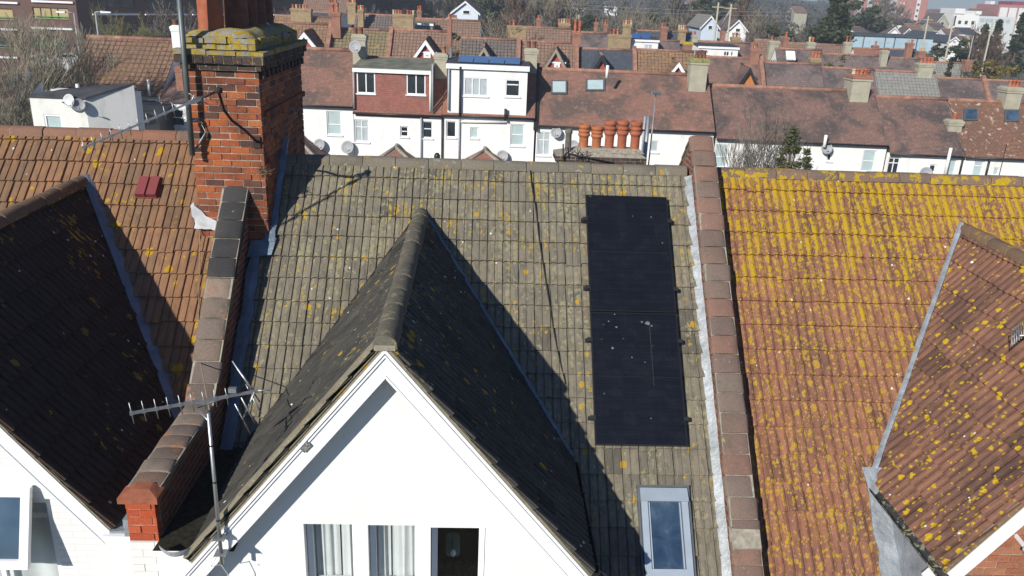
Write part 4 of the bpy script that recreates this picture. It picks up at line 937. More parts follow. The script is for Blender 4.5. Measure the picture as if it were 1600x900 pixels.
fl_ = thing('flue_pipe', atY(1005, 250, 20.5), 'grey metal flue pipe standing beside the thin mast behind the ridge', 'flue pipe'); mb = MB(); a = atY(1006, 262, 20.5); b = atY(1009, 180, 20.5); mb.tube([a-V3((0, 0, 1.5)), V3((a.x, 20.5, b.z))], .05, 10); mb.build('pipe', M['galv'], fl_)
# ------------------------------------------------------------------ far streets: materials
FM = {}
FM['clay'] = far_roof('mottled_clay_tile', (.30, .16, .115), (.26, .14, .108), (.095, .075, .064), grime=.85, gs=.5, pale=.5)
FM['clay_dark'] = far_roof('sooty_clay_tile', (.25, .15, .118), (.215, .13, .108), (.075, .062, .058), grime=.95, gs=.42, pale=.55)
FM['clay_red'] = far_roof('red_clay_tile', (.32, .15, .102), (.28, .132, .095), (.17, .095, .075), grime=.6, gs=.5, pale=.2)
FM['clay_patch'] = far_roof('patched_brown_clay_tile', (.25, .13, .085), (.21, .115, .08), (.14, .085, .06), grime=.5, gs=.4, lich=.435, lcol=(.46, .40, .33))
FM['brown'] = far_roof('brown_concrete_tile', (.22, .14, .10), (.26, .165, .12), (.15, .105, .08), tw=.30, th=.34, grime=.4, gap=.028)
FM['brown_lich'] = far_roof('brown_tile_with_lichen', (.23, .14, .085), (.26, .16, .10), (.16, .105, .07), tw=.30, th=.34, grime=.3, gap=.028, lich=.43, lcol=(.34, .22, .03))
FM['olive'] = far_roof('olive_concrete_tile', (.20, .16, .085), (.23, .18, .10), (.16, .14, .10), tw=.30, th=.34, grime=.4, gap=.035, lich=.42, lcol=(.36, .26, .03))
FM['greybrown'] = far_roof('grey_brown_concrete_tile', (.15, .125, .11), (.175, .145, .125), (.11, .095, .085), tw=.30, th=.34, grime=.4, gap=.04)
FM['greytile'] = far_roof('pale_grey_tile', (.23, .225, .20), (.25, .245, .22), (.19, .185, .17), tw=.30, th=.32, grime=.3, gap=.018, lich=.37, lcol=(.42, .32, .04))
FM['slate'] = far_roof('blue_grey_slate', (.055, .068, .085), (.075, .088, .105), (.045, .052, .06), tw=.25, th=.2, grime=.3, gap=.008)
FM['slate_pur'] = far_roof('purple_grey_slate', (.16, .12, .112), (.19, .14, .128), (.075, .064, .062), tw=.25, th=.2, grime=.9, gs=.4, gap=.008, pale=.4)
FM['felt'] = plain('grey_green_felt', (.17, .17, .13), .9, .2, var=.35, sc=1.6); FM['felt_dark'] = plain('dark_felt', (.055, .058, .062), .8, .3, var=.3, sc=2)
FM['hung'] = brick_tex('hung_red_tile', (.36, .15, .115), (.28, .115, .095), (.16, .08, .065), .17, .10, .008, .2)
FM['white'] = wall_paint('white_render', (.80, .80, .775), (.44, .42, .37), .45, bump=.1); FM['cream'] = plain('cream_render', (.37, .35, .265), .9, .2, var=.14, sc=2.5)
FM['buff'] = brick_tex('yellow_stock_brick', (.36, .25, .12), (.30, .19, .09), (.34, .29, .2), dark=.35); FM['redbrick'] = brick_tex('far_red_brick', (.34, .125, .07), (.27, .105, .065), (.30, .22, .17), dark=.3)
FM['redinfill'] = plain('red_painted_gable', (.36, .085, .07), .85, .2, var=.1); FM['orangeinfill'] = plain('orange_painted_gable', (.50, .19, .06), .85, .2, var=.1); FM['tanboard'] = plain('grey_tan_board', (.30, .26, .20), .8, .2); FM['blackboard'] = plain('black_board', (.02, .02, .02), .6, .3)
FM['coping'] = plain('terracotta_coping', (.29, .155, .11), .9, .2, var=.35, sc=2.5); FM['lead'] = M['lead']; FM['glass'] = glass('far_window_glass', (.025, .032, .036), .08)
FM['net'] = plain('netted_window', (.42, .47, .48), .3, .6, var=.12, sc=3); FM['netgreen'] = plain('pale_green_pane', (.42, .52, .52), .25, .6, var=.08, sc=2); FM['pvblue'] = plain('blue_solar_glass', (.06, .13, .26), .12, .8, var=.15, sc=1.2)
FM['blind'] = plain('tan_blind', (.42, .34, .16), .9, .2)
FM['pot'] = plain('far_red_pot', (.42, .12, .06), .85, .3, var=.25, sc=3); FM['clay_pot'] = plain('weathered_orange_pot', (.36, .16, .09), .85, .3, var=.3, sc=4); FM['pot_dark'] = plain('far_sooty_pot', (.20, .08, .055), .85, .3, var=.25, sc=3); FM['pot_cream'] = plain('far_cream_pot', (.50, .40, .26), .85, .3, var=.15, sc=3)
FM['pipe_grey'] = plain('grey_downpipe', (.34, .36, .38), .5, .4); FM['dish'] = plain('grey_dish', (.30, .31, .32), .55, .4, var=.1)

def frq(q): return lambda u, d, z: W(u, q+d, z)

def far_chimney(parent, x0, x1, yt, yb, q, mat, pots=(), pot_h=9, dep=.6, cap=True, potmat='pot', capmat=None, name='chimney', base_drop=.8, pot_r=None, shoulder=False):
    """shaft between photo columns x0..x1, top at row yt; pots given by photo columns"""
    p0, zt = far(x0, yt, q); p1, _ = far(x1, yt, q); _, zb = far((x0+x1)/2, yb, q); zb -= base_drop; f = frq(q); mb = MB()
    w = p1-p0; e = min(.09, w*.08); h = zt-zb
    mb.box(p0+e, p1-e, e, dep-e, zb, zt-.30*min(1, h), 0, f); mb.box(p0+e*.4, p1-e*.4, e*.4, dep-e*.4, zt-.30*min(1, h), zt-.17, 0, f); mb.box(p0, p1, 0, dep, zt-.17, zt-.05, 1 if capmat else 0, f)
    if shoulder: mb.hexa([f(*k) for k in [(p0-.12, -.05, zb), (p1+.12, -.05, zb), (p1+.12, dep+.05, zb), (p0-.12, dep+.05, zb), (p0+e, e, zb+h*.5), (p1-e, e, zb+h*.5), (p1-e, dep-e, zb+h*.5), (p0+e, dep-e, zb+h*.5)]], 0)
    mb.hexa([f(*k) for k in [(p0+.02, .02, zt-.05), (p1-.02, .02, zt-.05), (p1-.02, dep-.02, zt-.05), (p0+.02, dep-.02, zt-.05), (p0+.12, .14, zt+.03), (p1-.12, .14, zt+.03), (p1-.12, dep-.14, zt+.03), (p0+.12, dep-.14, zt+.03)]], 1 if capmat else 0)
    o = mb.build(name, [mat, capmat or mat], parent, autouv=True)
    hpx = q/FPX
    for i, px in enumerate(pots):
        pp, _ = far(px, yt, q); r = pot_r or .12; h = pot_h*hpx*rnd.uniform(.92, 1.08)
        pot(o, W(pp, q+dep/2+(i % 2)*.05*0, zt), r, h, FM[rnd.choice(('pot', 'pot', 'pot_dark', 'clay_pot', 'pot_cream') if potmat == 'pot' else (potmat,))] if isinstance(potmat, str) else FM[potmat[i % len(potmat)]], rnd.choice((0, 1, 2)), 8)
    return o

def pitched(root, p0, p1, qe, ze, qr, zr, mat, wall, back=True, name='roof', ridge=True, ridge_mat=None, wallz=-1.5, wall_off=.25, th=.08, wall_on=True):
    """double pitched roof along the street with its walls"""
    mb = MB(); sl = math.hypot(qr-qe, zr-ze); rp = random.Random(int(p0*100)).uniform(0, 30)
    mb.face([W(p0, qe, ze), W(p1, qe, ze), W(p1, qr, zr), W(p0, qr, zr)], 0, [(p0+rp, 0), (p1+rp, 0), (p1+rp, sl), (p0+rp, sl)])
    qb = 2*qr-qe
    mb.face([W(p1, qb, ze), W(p0, qb, ze), W(p0, qr, zr), W(p1, qr, zr)], 0, [(p1, 0), (p0, 0), (p0, sl), (p1, sl)])
    mb.face([W(p0, qe, ze-th), W(p1, qe, ze-th), W(p1, qe, ze), W(p0, qe, ze)], 0, [(p0, 0), (p1, 0), (p1, .1), (p0, .1)])
    mb.face([W(p0, qe, ze-th), W(p0, qe, ze), W(p0, qr, zr), W(p0, qr, zr-th)], 0); mb.face([W(p1, qe, ze-th), W(p1, qr, zr-th), W(p1, qr, zr), W(p1, qe, ze)], 0)
    o = mb.build(name, mat, root, autouv=True)
    if ridge:
        rb = MB(); rb.tube([W(p0, qr, zr+.0), W(p1, qr, zr+.0)], .12, 8); rb.build('ridge_tiles', ridge_mat or FM['coping'], root)
    if wall_on:
        a, b = qe+wall_off+.02, qb-wall_off; f = frq(0); wb = MB(); e = .015
        zz = ze+(zr-ze)*(wall_off+.02)/(qr-qe)-th-.02
        P = [(p0+e, a), (p1-e, a), (p1-e, b), (p0+e, b)]
        wb.box(p0+e, p1-e, a, b, wallz, zz, 0, f)
        for p in (p0+e, p1-e): wb.face([f(p, a, zz), f(p, b, zz), f(p, qr, zr-th-.03)])
        wb.build('wall', wall, root, autouv=True)
    return o

def dish(label, x, y, q, r=.32, toward=(-.25, -1, .35), mat=None, off=.25):
    p, z = far(x, y, q-off); c = W(p, q-off, z); t = V3(toward).normalized(); root = thing('satellite_dish', c, label, 'satellite dish', 'satellite dishes on the white back walls')
    mb = MB(); mb.lathe([(0, 0), (r*.5, .02), (r*.8, .05), (r, .09), (r*1.01, .08), (r*.8, .035), (r*.5, .0), (0, -.02)], c-t*.05, 16, 0, t); mb.build('reflector', mat or FM['dish'], root)
    ar = MB(); l = c+t*.32; ar.tube([c-V3((0, 0, r*.8)), l-V3((0, 0, .1))], .012, 5); ar.bar(l-V3((0, 0, .1))-t*.05, l-V3((0, 0, .1))+t*.04, .05, .05); ar.build('feed_arm', FM['pipe_grey'], root)
    wbk = MB(); wbk.tube([c-t*.05, W(p, q+.02, z-.12)], .02, 5); wbk.build('wall_bracket', FM['pipe_grey'], root); return root

def px_windows(root, q, lst, ops_only=False):
    """list of (x0, x1, ytop, ybottom, columns, rows, pane material name)"""
    out = []
    for (x0, x1, yt, yb, cols, rows, pane) in lst:
        p0, zt = far(x0, (yt), q); p1, _ = far(x1, yt, q); _, zb = far((x0+x1)/2, yb, q); _, zt = far((x0+x1)/2, yt, q); out.append((p0, p1, zb, zt, cols, rows, pane))
    return out

def back_house(label, xl, xr, ye, yr, roof, wins, q=45.0, dq=3.1, wall=None, extra=None, wallz=-2, rmat=None, frame=None, fw=.06):
    xm = (xl+xr)/2; p0, ze = far(xl, ye, q); p1, _ = far(xr, ye, q); _, ze = far(xm, ye, q-.18); _, zr = far(xm, yr, q+dq)
    root = thing('terraced_house', W((p0+p1)/2, q+dq, -2), label, 'house', 'terraced houses of the white terrace')
    pitched(root, p0+.002, p1-.002, q-.18, ze, q+dq, zr, FM[roof], wall or FM['white'], wall_off=.5, wallz=wallz, ridge_mat=rmat)
    ws = px_windows(root, q, wins); mb = MB(); f = frq(q)
    wall_openings(mb, f, p0+.01, p1-.01, wallz, ze-.02, [w_[:4] for w_ in ws], .12); mb.build('rear_wall', wall or FM['white'], root, fixn=False)
    for (a, b, c, d, cols, rows, pane) in ws: window(root, f, a+.005, b-.005, c+.005, d-.005, cols, rows, fw, .05, .09, frame or M['upvc'], FM[pane], True)
    g = MB(); g.tube([W(p0, q-.2, ze-.08), W(p1, q-.2, ze-.08)], .06, 6); g.build('gutter', M['black'], root)
    return root, p0, p1, ze, zr, q, dq

def pipe(root, x, y0, y1, q, mat, r=.045, name='downpipe', xb=None):
    a, za = far(x, y0, q-.08); b, zb = far(xb or x, y1, q-.08); mb = MB(); mb.tube([W(a, q-.08, za), W(a, q-.08, zb)], r, 6); return mb.build(name, mat, root)

def dormer(root, x0, x1, yt, yb, q, mat, qback, wins, roofmat, yback, fascia=.14, fmat=None):
    xm = (x0+x1)/2; p0, _ = far(x0, yt, q); p1, _ = far(x1, yt, q); _, zt = far(xm, yt, q); _, zb = far(xm, yb, q); _, zk = far(xm, yback, qback)
    f = frq(q); ws = px_windows(root, q, wins); mb = MB(); d = qback-q
    wall_openings(mb, f, p0, p1, zb-.25, zt, [w_[:4] for w_ in ws], .1)
    for p in (p0, p1): mb.face([f(p, 0, zb-.25), f(p, d, zb-.25), f(p, d, zk-.02), f(p, 0, zt)], 0)
    o = mb.build('dormer', mat, root, autouv=True, fixn=False)
    rb = MB(); e = .12; rb.hexa([f(*k) for k in [(p0-e, -e, zt+.002), (p1+e, -e, zt+.002), (p1+e, d, zk), (p0-e, d, zk), (p0-e, -e, zt+.09), (p1+e, -e, zt+.09), (p1+e, d, zk+.07), (p0-e, d, zk+.07)]]); rb.build('dormer_roof', roofmat, o)
    fb = MB(); fb.box(p0-e*.8, p1+e*.8, -e-.03, -e-.004, zt-fascia, zt+.06, 0, f); fb.build('fascia', fmat or M['board'], o)
    for (a, b, c, dd, cols, rows, pane) in ws: window(o, f, a+.005, b-.005, c+.005, dd-.005, cols, rows, .06, .06, .05, M['upvc'], FM[pane], True)
    return o, p0, p1, zt, zk

# ------------------------------------------------------------------ white terrace behind (row of backs)
R1 = back_house('white house with mottled clay roof just right of the tall chimney', 398, 552, 163, 76, 'clay', [(510, 533, 174, 211, (1,), (1, 1.3), 'netgreen')])
far_chimney(R1[0], 548, 572, 54, 96, 47.2, FM['cream'], (553, 562), 10, .8, potmat='pot_dark', shoulder=False, base_drop=1.2)
R2 = back_house('white house with a dormer hung in red tiles', 552.5, 690, 177, 92, 'clay_red', [(553.5, 576, 187, 222, (1, 1), (2.2, 1), 'net'), (625, 638, 197, 214, (1,), (1, 1), 'glass'), (660, 676, 189, 216, (1,), (1.2, 1), 'glass')])
d_, *_ = dormer(R2[0], 554, 671, 110, 175.5, 44.92, FM['hung'], 48.0, [(557, 586, 112.5, 146, (1, 1), (1,), 'glass'), (635, 665, 114.5, 148, (1, 1), (1,), 'glass')], FM['felt'], 92)
pipe(R2[0], 672.5, 112, 174, 44.9, FM['white'], .06); pipe(R2[0], 676, 100, 176, 44.85, FM['pipe_grey'], .05); pipe(R2[0], 658, 180, 262, 45, FM['pipe_grey'], .05); pipe(R2[0], 552, 110, 170, 44.9, FM['pipe_grey'], .05)
far_chimney(R2[0], 677, 700, 84, 138, 46.9, FM['cream'], (692.5,), 11, .9, base_drop=1.2)
R3 = back_house('white house with a white dormer and blue panels on its flat top', 690.5, 836, 181, 96, 'clay_red', [(697, 713, 189, 215, (1,), (1,), 'glass'), (735, 748, 199, 216, (1,), (1,), 'netgreen'), (798, 820, 194, 228, (1,), (1, 1), 'netgreen')])
d_, dp0, dp1, dzt, dzk = dormer(R3[0], 700, 825, 103, 179, 44.92, FM['white'], 48.0, [(725, 763, 121, 150, (1, 1, 1), (1,), 'net'), (790, 813, 124, 151, (1,), (2.6, 1), 'glass')], FM['felt_dark'], 94, .2)
pv = MB()
f = frq(44.92)
for k in range(4):
    a = dp0+.5+k*(dp1-dp0-.9)/4; b = a+(dp1-dp0-.9)/4-.04; zz = lambda d: dzt+(dzk-dzt)*d/2.65+.13
    pv.hexa([f(*t) for t in [(a, .15, zz(.15)), (b, .15, zz(.15)), (b, 2.1, zz(2.1)+.12), (a, 2.1, zz(2.1)+.12), (a, .15, zz(.15)+.04), (b, .15, zz(.15)+.04), (b, 2.1, zz(2.1)+.16), (a, 2.1, zz(2.1)+.16)]])
pv.build('solar_array', FM['pvblue'], R3[0])
pipe(R3[0], 701.5, 108, 172, 44.9, FM['pipe_grey'], .05); pipe(R3[0], 719.5, 104, 183, 44.85, M['black'], .06); pipe(R3[0], 691.5, 183, 260, 45, M['black'], .04); pipe(R3[0], 718, 186, 262, 45, FM['pipe_grey'], .05); pipe(R3[0], 790, 170, 188, 44.8, M['black'], .08)
a, za = far(720, 190, 44.9); b, zb = far(790, 190, 44.9); hp = MB(); hp.tube([W(a, 44.9, za), W(b, 44.9, za+.05)], .05, 6); hp.build('waste_pipe', FM['white'], R3[0])
far_chimney(R3[0], 819, 842, 76, 118, 47.4, FM['cream'], (826, 835), 11, .8, potmat='pot_dark', base_drop=1.3)
fw = MB(); p, _ = far(838, 150, 46); _, zr_ = far(838, 101, 48.1); _, ze_ = far(838, 189, 44.9); fw.poly([W(p-.1, 44.8, ze_-.1), W(p-.1, 48.1, zr_+.1), W(p-.1, 48.1, zr_-.4), W(p-.1, 44.8, ze_-.5)], HR*.25); fw.build('fire_wall', M['black'], R3[0])
R4 = back_house('white house with wide red clay roof and two grey skylights behind the clay pots', 838, 1117, 200, 113, 'clay', [(840, 861, 206, 243, (1, 1), (2, 1), 'net'), (1017, 1030, 220, 238, (1,), (1,), 'net'), (992, 1001, 212, 236, (1,), (1, 1), 'net')])
def skylight(R, x0, x1, yt, yb, pane, fm):
    root, p0, p1, ze, zr, q, dq = R; s = (zr-ze)/(dq+.18); q0 = q-.18; n = (V3((0, 0, 1))*1 - HF*s).normalized()
    def hit(x, y):
        r = ray(x, y); nn = V3((-HF.x*s, -HF.y*s, 1)); d = nn.dot(W(0, q0, ze)); t = (d-nn.dot(CAM))/nn.dot(r); return CAM+r*t
    c = [hit(x0, yb), hit(x1, yb), hit(x1, yt), hit(x0, yt)]; h = (c[0]-c[1]).length; m_ = MB(); m_.hexa([k-n*.05 for k in c]+[k+n*.09 for k in c]); o = m_.build('skylight', fm, root)
    ce = (c[0]+c[1]+c[2]+c[3])/4; g = MB(); g.hexa([ce+(k-ce)*.8+n*.05 for k in c]+[ce+(k-ce)*.8+n*.10 for k in c]); g.build('pane', pane, o)
skylight(R4, 861, 886, 127, 148, FM['netgreen'], M['sk_flash']); skylight(R4, 915, 945, 125, 143, FM['netgreen'], M['sk_flash'])
pipe(R4[0], 949.5, 102, 122, 46.2, FM['white'], .09, 'flue'); pipe(R4[0], 1008, 182, 262, 44.9, FM['pipe_grey'], .06)
far_chimney(R4[0], 1079, 1111, 92, 130, 47.0, FM['cream'], (1091, 1097, 1103), 12, 1.0, potmat='pot_dark', capmat=plain('mossy_cap', (.26, .25, .10), .95, .1, var=.4, sc=8), base_drop=1.2)
R5 = back_house('white house with sooty mottled roof behind the bare shrub and the small conifer', 1118, 1388, 221, 139, 'clay_dark', [(1119, 1140, 226, 262, (1,), (1, 1.2), 'netgreen'), (1219, 1229, 227, 250, (1,), (1, 1), 'netgreen'), (1293, 1301, 240, 252, (1,), (1,), 'glass'), (1350, 1371, 235, 269, (1,), (1, 1), 'netgreen')])
pipe(R5[0], 1291, 211, 230, 44.7, FM['white'], .09, 'flue')
far_chimney(R5[0], 1333, 1367, 118, 150, 47.3, FM['cream'], (1341, 1347, 1353, 1359, 1364), 9, 1.4, capmat=FM['redbrick'], base_drop=1.3)
R6 = back_house('white house with an open dark doorway under an arch and mottled clay roof', 1388.5, 1506, 241, 154, 'clay_dark', [(1387+2, 1408, 246, 275, (1, 1), (2.6, 1), 'glass'), (1453, 1464, 257, 270, (1,), (1,), 'glass'), (1482, 1497, 249, 275, (1,), (1,), 'netgreen')])
pipe(R6[0], 1486, 231, 275, 44.7, FM['white'], .09, 'flue'); pipe(R6[0], 1505, 244, 280, 44.9, M['black'], .04)
far_chimney(R6[0], 1484, 1509, 188, 203, 46.1, FM['cream'], (1496,), 10, .7, base_drop=.7)
R7 = back_house('white house with patched brown roof and two blue skylights at the far right', 1506.5, 1660, 247, 160, 'clay_patch', [(1523, 1539, 252, 276, (1,), (2.4, 1), 'netgreen'), (1553, 1563, 262, 275, (1,), (1,), 'netgreen')])
skylight(R7, 1505, 1527, 171, 189, M['glass_blue'], M['sk_flash']); skylight(R7, 1569, 1592, 173, 191, M['glass_blue'], M['sk_flash'])
pipe(R7[0], 1546, 250, 282, 44.9, M['black'], .06); pipe(R7[0], 1573, 225, 282, 44.9, M['black'], .02)
far_chimney(R7[0], 1575, 1604, 137, 160, 47.6, FM['cream'], (1586, 1592, 1598), 10, 1.1, base_drop=1.2)
for k, (x, y, lab, r) in enumerate([(543, 230, 'dark grey satellite dish under the cross barred window of the white terrace', .36), (499, 226, 'pale satellite dish low on the white wall right of the tall chimney', .32), (785, 244, 'grey satellite dish low on the white wall right of the small gable', .33), (869, 207, 'grey satellite dish on an arm beside the arched window behind the clay pots', .30), (1292, 232, 'grey satellite dish beside the white flue behind the conifer', .3), (1447, 271, 'grey satellite dish just above the lichened ridge', .35), (896, 227, 'grey satellite dish half hidden behind the small grey pot', .28), (617, 74, 'grey satellite dish fixed on the cream chimney', .35)]):
    if k == 7: dish(lab, 555, 73, 46.9, r, (-.2, -1, .3))
    else: dish(lab, x, y, 45, r)
# rear extensions of the white terrace: hipped tops showing over the near ridge
def extension(label, xa, ya, hw, q0, rise=1.25, mat='clay', shift=0):
    p, z = far(xa, ya, q0+hw*.8); root = thing('rear_extension', W(p, q0+3, -2), label, 'extension', 'rear extensions of the white terrace'); f = frq(q0); ze = z-rise; d = 44.9-q0
    m_ = MB(); m_.face([f(p-hw, 0, ze), f(p+hw, 0, ze), f(p, hw*.8, z)], 0, [(0, 0), (2*hw, 0), (hw, 1.5)]); m_.face([f(p+hw, 0, ze), f(p+hw, d, ze), f(p, d, z), f(p, hw*.8, z)], 0, [(0, 0), (d, 0), (d, 1.8), (hw, 1.8)]); m_.face([f(p-hw, d, ze), f(p-hw, 0, ze), f(p, hw*.8, z), f(p, d, z)], 0, [(d, 0), (0, 0), (hw, 1.8), (d, 1.8)])
    m_.build('roof', FM[mat], root, fixn=False); rd = MB(); rd.tube([f(p, hw*.8, z), f(p, d-.0, z)], .12, 6); rd.tube([f(p-hw, 0, ze), f(p, hw*.8, z)], .1, 6); rd.tube([f(p+hw, 0, ze), f(p, hw*.8, z)], .1, 6); rd.build('ridge_tiles', M['mortar'], root)
    wb = MB(); wb.box(p-hw+.2, p+hw-.2, .2, d, -2, ze-.02, 0, f); wb.build('wall', FM['white'], root)
extension('small hipped clay roof with grey ridge below the red dormer', 618, 230, 1.35, 43.2, .85); extension('small hipped roof peeping over the ridge below the white dormer', 757, 235, 1.5, 43.0, .85, mat='clay_red'); extension('small brown roof slope at the foot of the tall chimney side', 458, 210, 1.9, 42.5, 1.3, mat='clay_dark'); extension('tiny hipped roof tip right of the five pots', 935, 256, 1.2, 43.4, .7, mat='clay')
sm = thing('black_cowl', W(*((lambda t: (t[0], 40, t[1]))(far(683, 246, 40)))), 'small black cowl standing up behind the near ridge', 'cowl'); c_ = sm.location.copy(); mb = MB(); mb.lathe([(.05, -1), (.05, -.1), (.14, -.1), (.16, .1), (.08, .22), (0, .24)], c_, 10); mb.build('cowl', M['black'], sm)

# ------------------------------------------------------------------ second street: fronts with small gables
def gable_front(root, x, ya, xl, yb, q, t, main, roofmat, infill, board, win=None, bw=.32, over=.35):
    qe, ze, qr, zr = main; s = (zr-ze)/(qr-qe); pc, za = far(x, ya, q); pl, zb = far(xl, yb, q); hw = abs(pc-pl)*1.25+.1; t = (za-zb)/max(.3, abs(pc-pl))
    qb = qr-(zr-za)/s; zee = za-t*hw; qv = max(q+.1, qr-(zr-zee)/s)
    for sd in (-1, 1):
        m_ = MB(); P = [W(pc, q, za), W(pc+sd*hw, q, zee), W(pc+sd*hw, qv, zee), W(pc, qb, za)]; m_.poly(P, (0, 0, -.07)); m_.build('gable_roof', roofmat, root, autouv=True)
        b_ = MB(); y = .04; b_.poly([W(pc, q+y, za-.09), W(pc+sd*hw, q+y, zee-.09), W(pc+sd*hw, q+y, zee-.09-bw*1.3), W(pc, q+y, za-.09-bw*1.3)], HF*.05); b_.build('bargeboard', board, root)
    rd = MB(); rd.tube([W(pc, q, za), W(pc, qb, za)], .10, 6); rd.build('gable_ridge_tiles', FM['coping'], root)
    g = MB(); g.face([W(pc, q+over, za-.1), W(pc-hw+.1, q+over, zee-.1), W(pc-hw+.1, q+over, zee-2.5), W(pc+hw-.1, q+over, zee-2.5), W(pc+hw-.1, q+over, zee-.1)]); g.build('gable_wall', infill, root, fixn=False)
    if win:
        x0, x1, yt, yb_ = win; a, zt = far(x0, yt, q+over-.03); b, _ = far(x1, yt, q+over-.03); _, zb = far((x0+x1)/2, yb_, q+over-.03); f = frq(q+over-.08)
        window(root, f, a, b, zb, zt, (1,), (1,), .17, .05, .04, M['upvc'], FM['glass'], False); h_ = MB(); h_.box(a-.5, b+.5, 0, .04, zt+.005, zt+.13, 0, f); h_.build('white_band', M['board'], root)
def street_house(label, xl, xr, yr, roof, q=69.0, dq=4.0, rise=4.2, wall=None, parapet=None, gable=None, chims=(), rmat=None, group='houses of the second terrace'):
    xm = (xl+xr)/2; p0, _ = far(xl, yr, q+dq); p1, _ = far(xr, yr, q+dq); _, zr = far(xm, yr, q+dq); ze = zr-rise
    root = thing('terraced_house', W((p0+p1)/2, q+dq, -2), label, 'house', group)
    pitched(root, p0, p1, q, ze, q+dq, zr, FM[roof], wall or FM['white'], wallz=-2.5, ridge_mat=rmat)
    if parapet == 'r' or parapet == 'l':
        pp = p1 if parapet == 'r' else p0; w_ = .34; m_ = MB()
        for (qa, za, qb, zb) in ((q-.1, ze-.1, q+dq, zr), (2*dq+q+.1, ze-.1, q+dq, zr)): m_.poly([W(pp-w_/2, qa, za+.38), W(pp-w_/2, qb, zb+.38), W(pp-w_/2, qb, zb-.4), W(pp-w_/2, qa, za-.4)], HR*w_)
        m_.build('parapet', FM['coping'], root)
    if gable: gable_front(root, *gable[:4], q+.6, 1.25, (q, ze, q+dq, zr), *gable[4:])
    for c in chims: far_chimney(root, *c[:4], c[4], FM[c[5]], *c[6:])
    return root
S_ = street_house
S_('house with brown lichened roof and a dark gable slope above the chimney end', 395, 518, 36, 'brown_lich', parapet='r', gable=(474, 48, 452, 76, FM['brown'], FM['redinfill'], M['board']))
h = S_('house with olive tiled roof behind the dish chimney', 518.5, 612, 46, 'olive', parapet='r', chims=[(515, 532, 19, 44, 72, 'redbrick', (519, 526), 12)])
S_('house with grid tiled brown roof and a white gable over a small window', 612.5, 705, 48, 'brown', gable=(664.5, 60, 643, 90, FM['brown'], FM['redinfill'], M['board'], (662, 673, 83, 91)), chims=[(698.5, 706, 30, 58, 72, 'redbrick', (702,), 7, .9)])
S_('house with grey brown roof and a tan boarded gable', 721, 811, 61, 'greybrown', parapet='r', gable=(756, 71, 740, 95, FM['greybrown'], FM['redinfill'], FM['tanboard']))
S_('house with brown grid tiled roof and a brown gable with red infill', 811.5, 901, 66, 'brown', parapet='r', gable=(869, 73, 847, 108, FM['brown'], FM['redinfill'], FM['tanboard'], (866, 875, 99, 107.5)), chims=[(894, 909, 51, 76, 72.5, 'redbrick', (899, 906), 18, .8)])
S_('house with dark blue slate roof and a black boarded gable', 901.5, 991, 77, 'slate', parapet='r', gable=(941, 85, 922, 113, FM['slate'], FM['redinfill'], FM['blackboard']))
S_('house with yellowed brown roof and a small white gable', 991.5, 1085, 79, 'brown_lich', gable=(1061.5, 95, 1045, 115, FM['brown_lich'], FM['redinfill'], M['board']), chims=[(1068, 1084, 66, 86, 73, 'redbrick', (), 9, .8, True, 'pot', plain('yellow_lichen_cap', (.42, .32, .03), .95, .1, var=.3, sc=6))])
S_('house with dark mottled roof and an orange gable with black boards', 1085.5, 1188, 90, 'clay_dark', parapet='r', gable=(1173, 104, 1156, 128, FM['clay_dark'], FM['orangeinfill'], FM['blackboard']), chims=[(1173, 1190, 76, 96, 72.5, 'redbrick', (1177, 1183), 9, .8)])
S_('house with purple grey roof and a bright orange ridge', 1188.5, 1283, 99, 'slate_pur', chims=[(1267, 1285, 91, 110, 73, 'buff', (1272, 1277, 1282), 10, .9)])
S_('house with purple grey roof left of the big five pot cream chimney', 1283.5, 1366, 107, 'slate_pur')
S_('house with pale grey interlocking tiles edged with yellow lichen', 1366.5, 1462, 112, 'greytile', chims=[(1437, 1463, 99, 125, 72.5, 'cream', (1443, 1449, 1455, 1460), 9, 1.0)])
S_('house with dark white stained roof behind the skylights', 1462.5, 1536, 123, 'slate_pur', parapet='r')
S_('last dark roofed house of the second terrace', 1536.5, 1640, 127, 'slate_pur')

# ------------------------------------------------------------------ third and further streets
T_ = lambda *a, **k: street_house(*a, group='houses of the further terraces', **k)
T_('house with buff chimneys and a dark gable tip at the upper left', 430, 520, 26, 'brown_lich', q=90, dq=4, chims=[(452, 486, 13, 36, 93, 'buff', (456, 461.5, 467, 472, 477), 6, 1.0), (511, 527, 4, 20, 96, 'redbrick', (514, 518, 523), 8, .9)])
h = T_('house with slate roof and skylight beside the buff chimney', 487, 556, 20, 'slate', q=97, dq=4); pz = far(499, 27, 98.0)
T_('brown brick gable end with one small window behind the slate roof', 476, 545, -3, 'brown', q=112, dq=4.5, wall=FM['redbrick'])
T_('house with a long white fascia behind the olive roof', 556, 650, 24, 'greybrown', q=88, dq=4, chims=[(541, 556, 4, 26, 92, 'buff', (543, 546.5, 550, 553.5), 5, .9), (557.5, 568, 15, 30, 90, 'buff', (559.5, 563, 566.5), 6, .8), (612, 647, 22, 50, 84, 'buff', (614, 618, 622, 626, 636, 641, 645), 6, 1.0), (650.5, 659, 16, 32, 92, 'redbrick', (653, 656.5), 6, .8)])
hd = T_('brown roofed house with a pale flat dormer and a tiny white gable', 650, 752, 31, 'brown', q=86, dq=4, chims=[(696, 715, 28, 34, 92, 'cream', (701, 704.5, 708, 711.5), 4.5, .8)])
dormer(hd, 648, 676, 37.5, 48, 86.6, FM['greytile'], 89, [], FM['felt'], 35, .16)
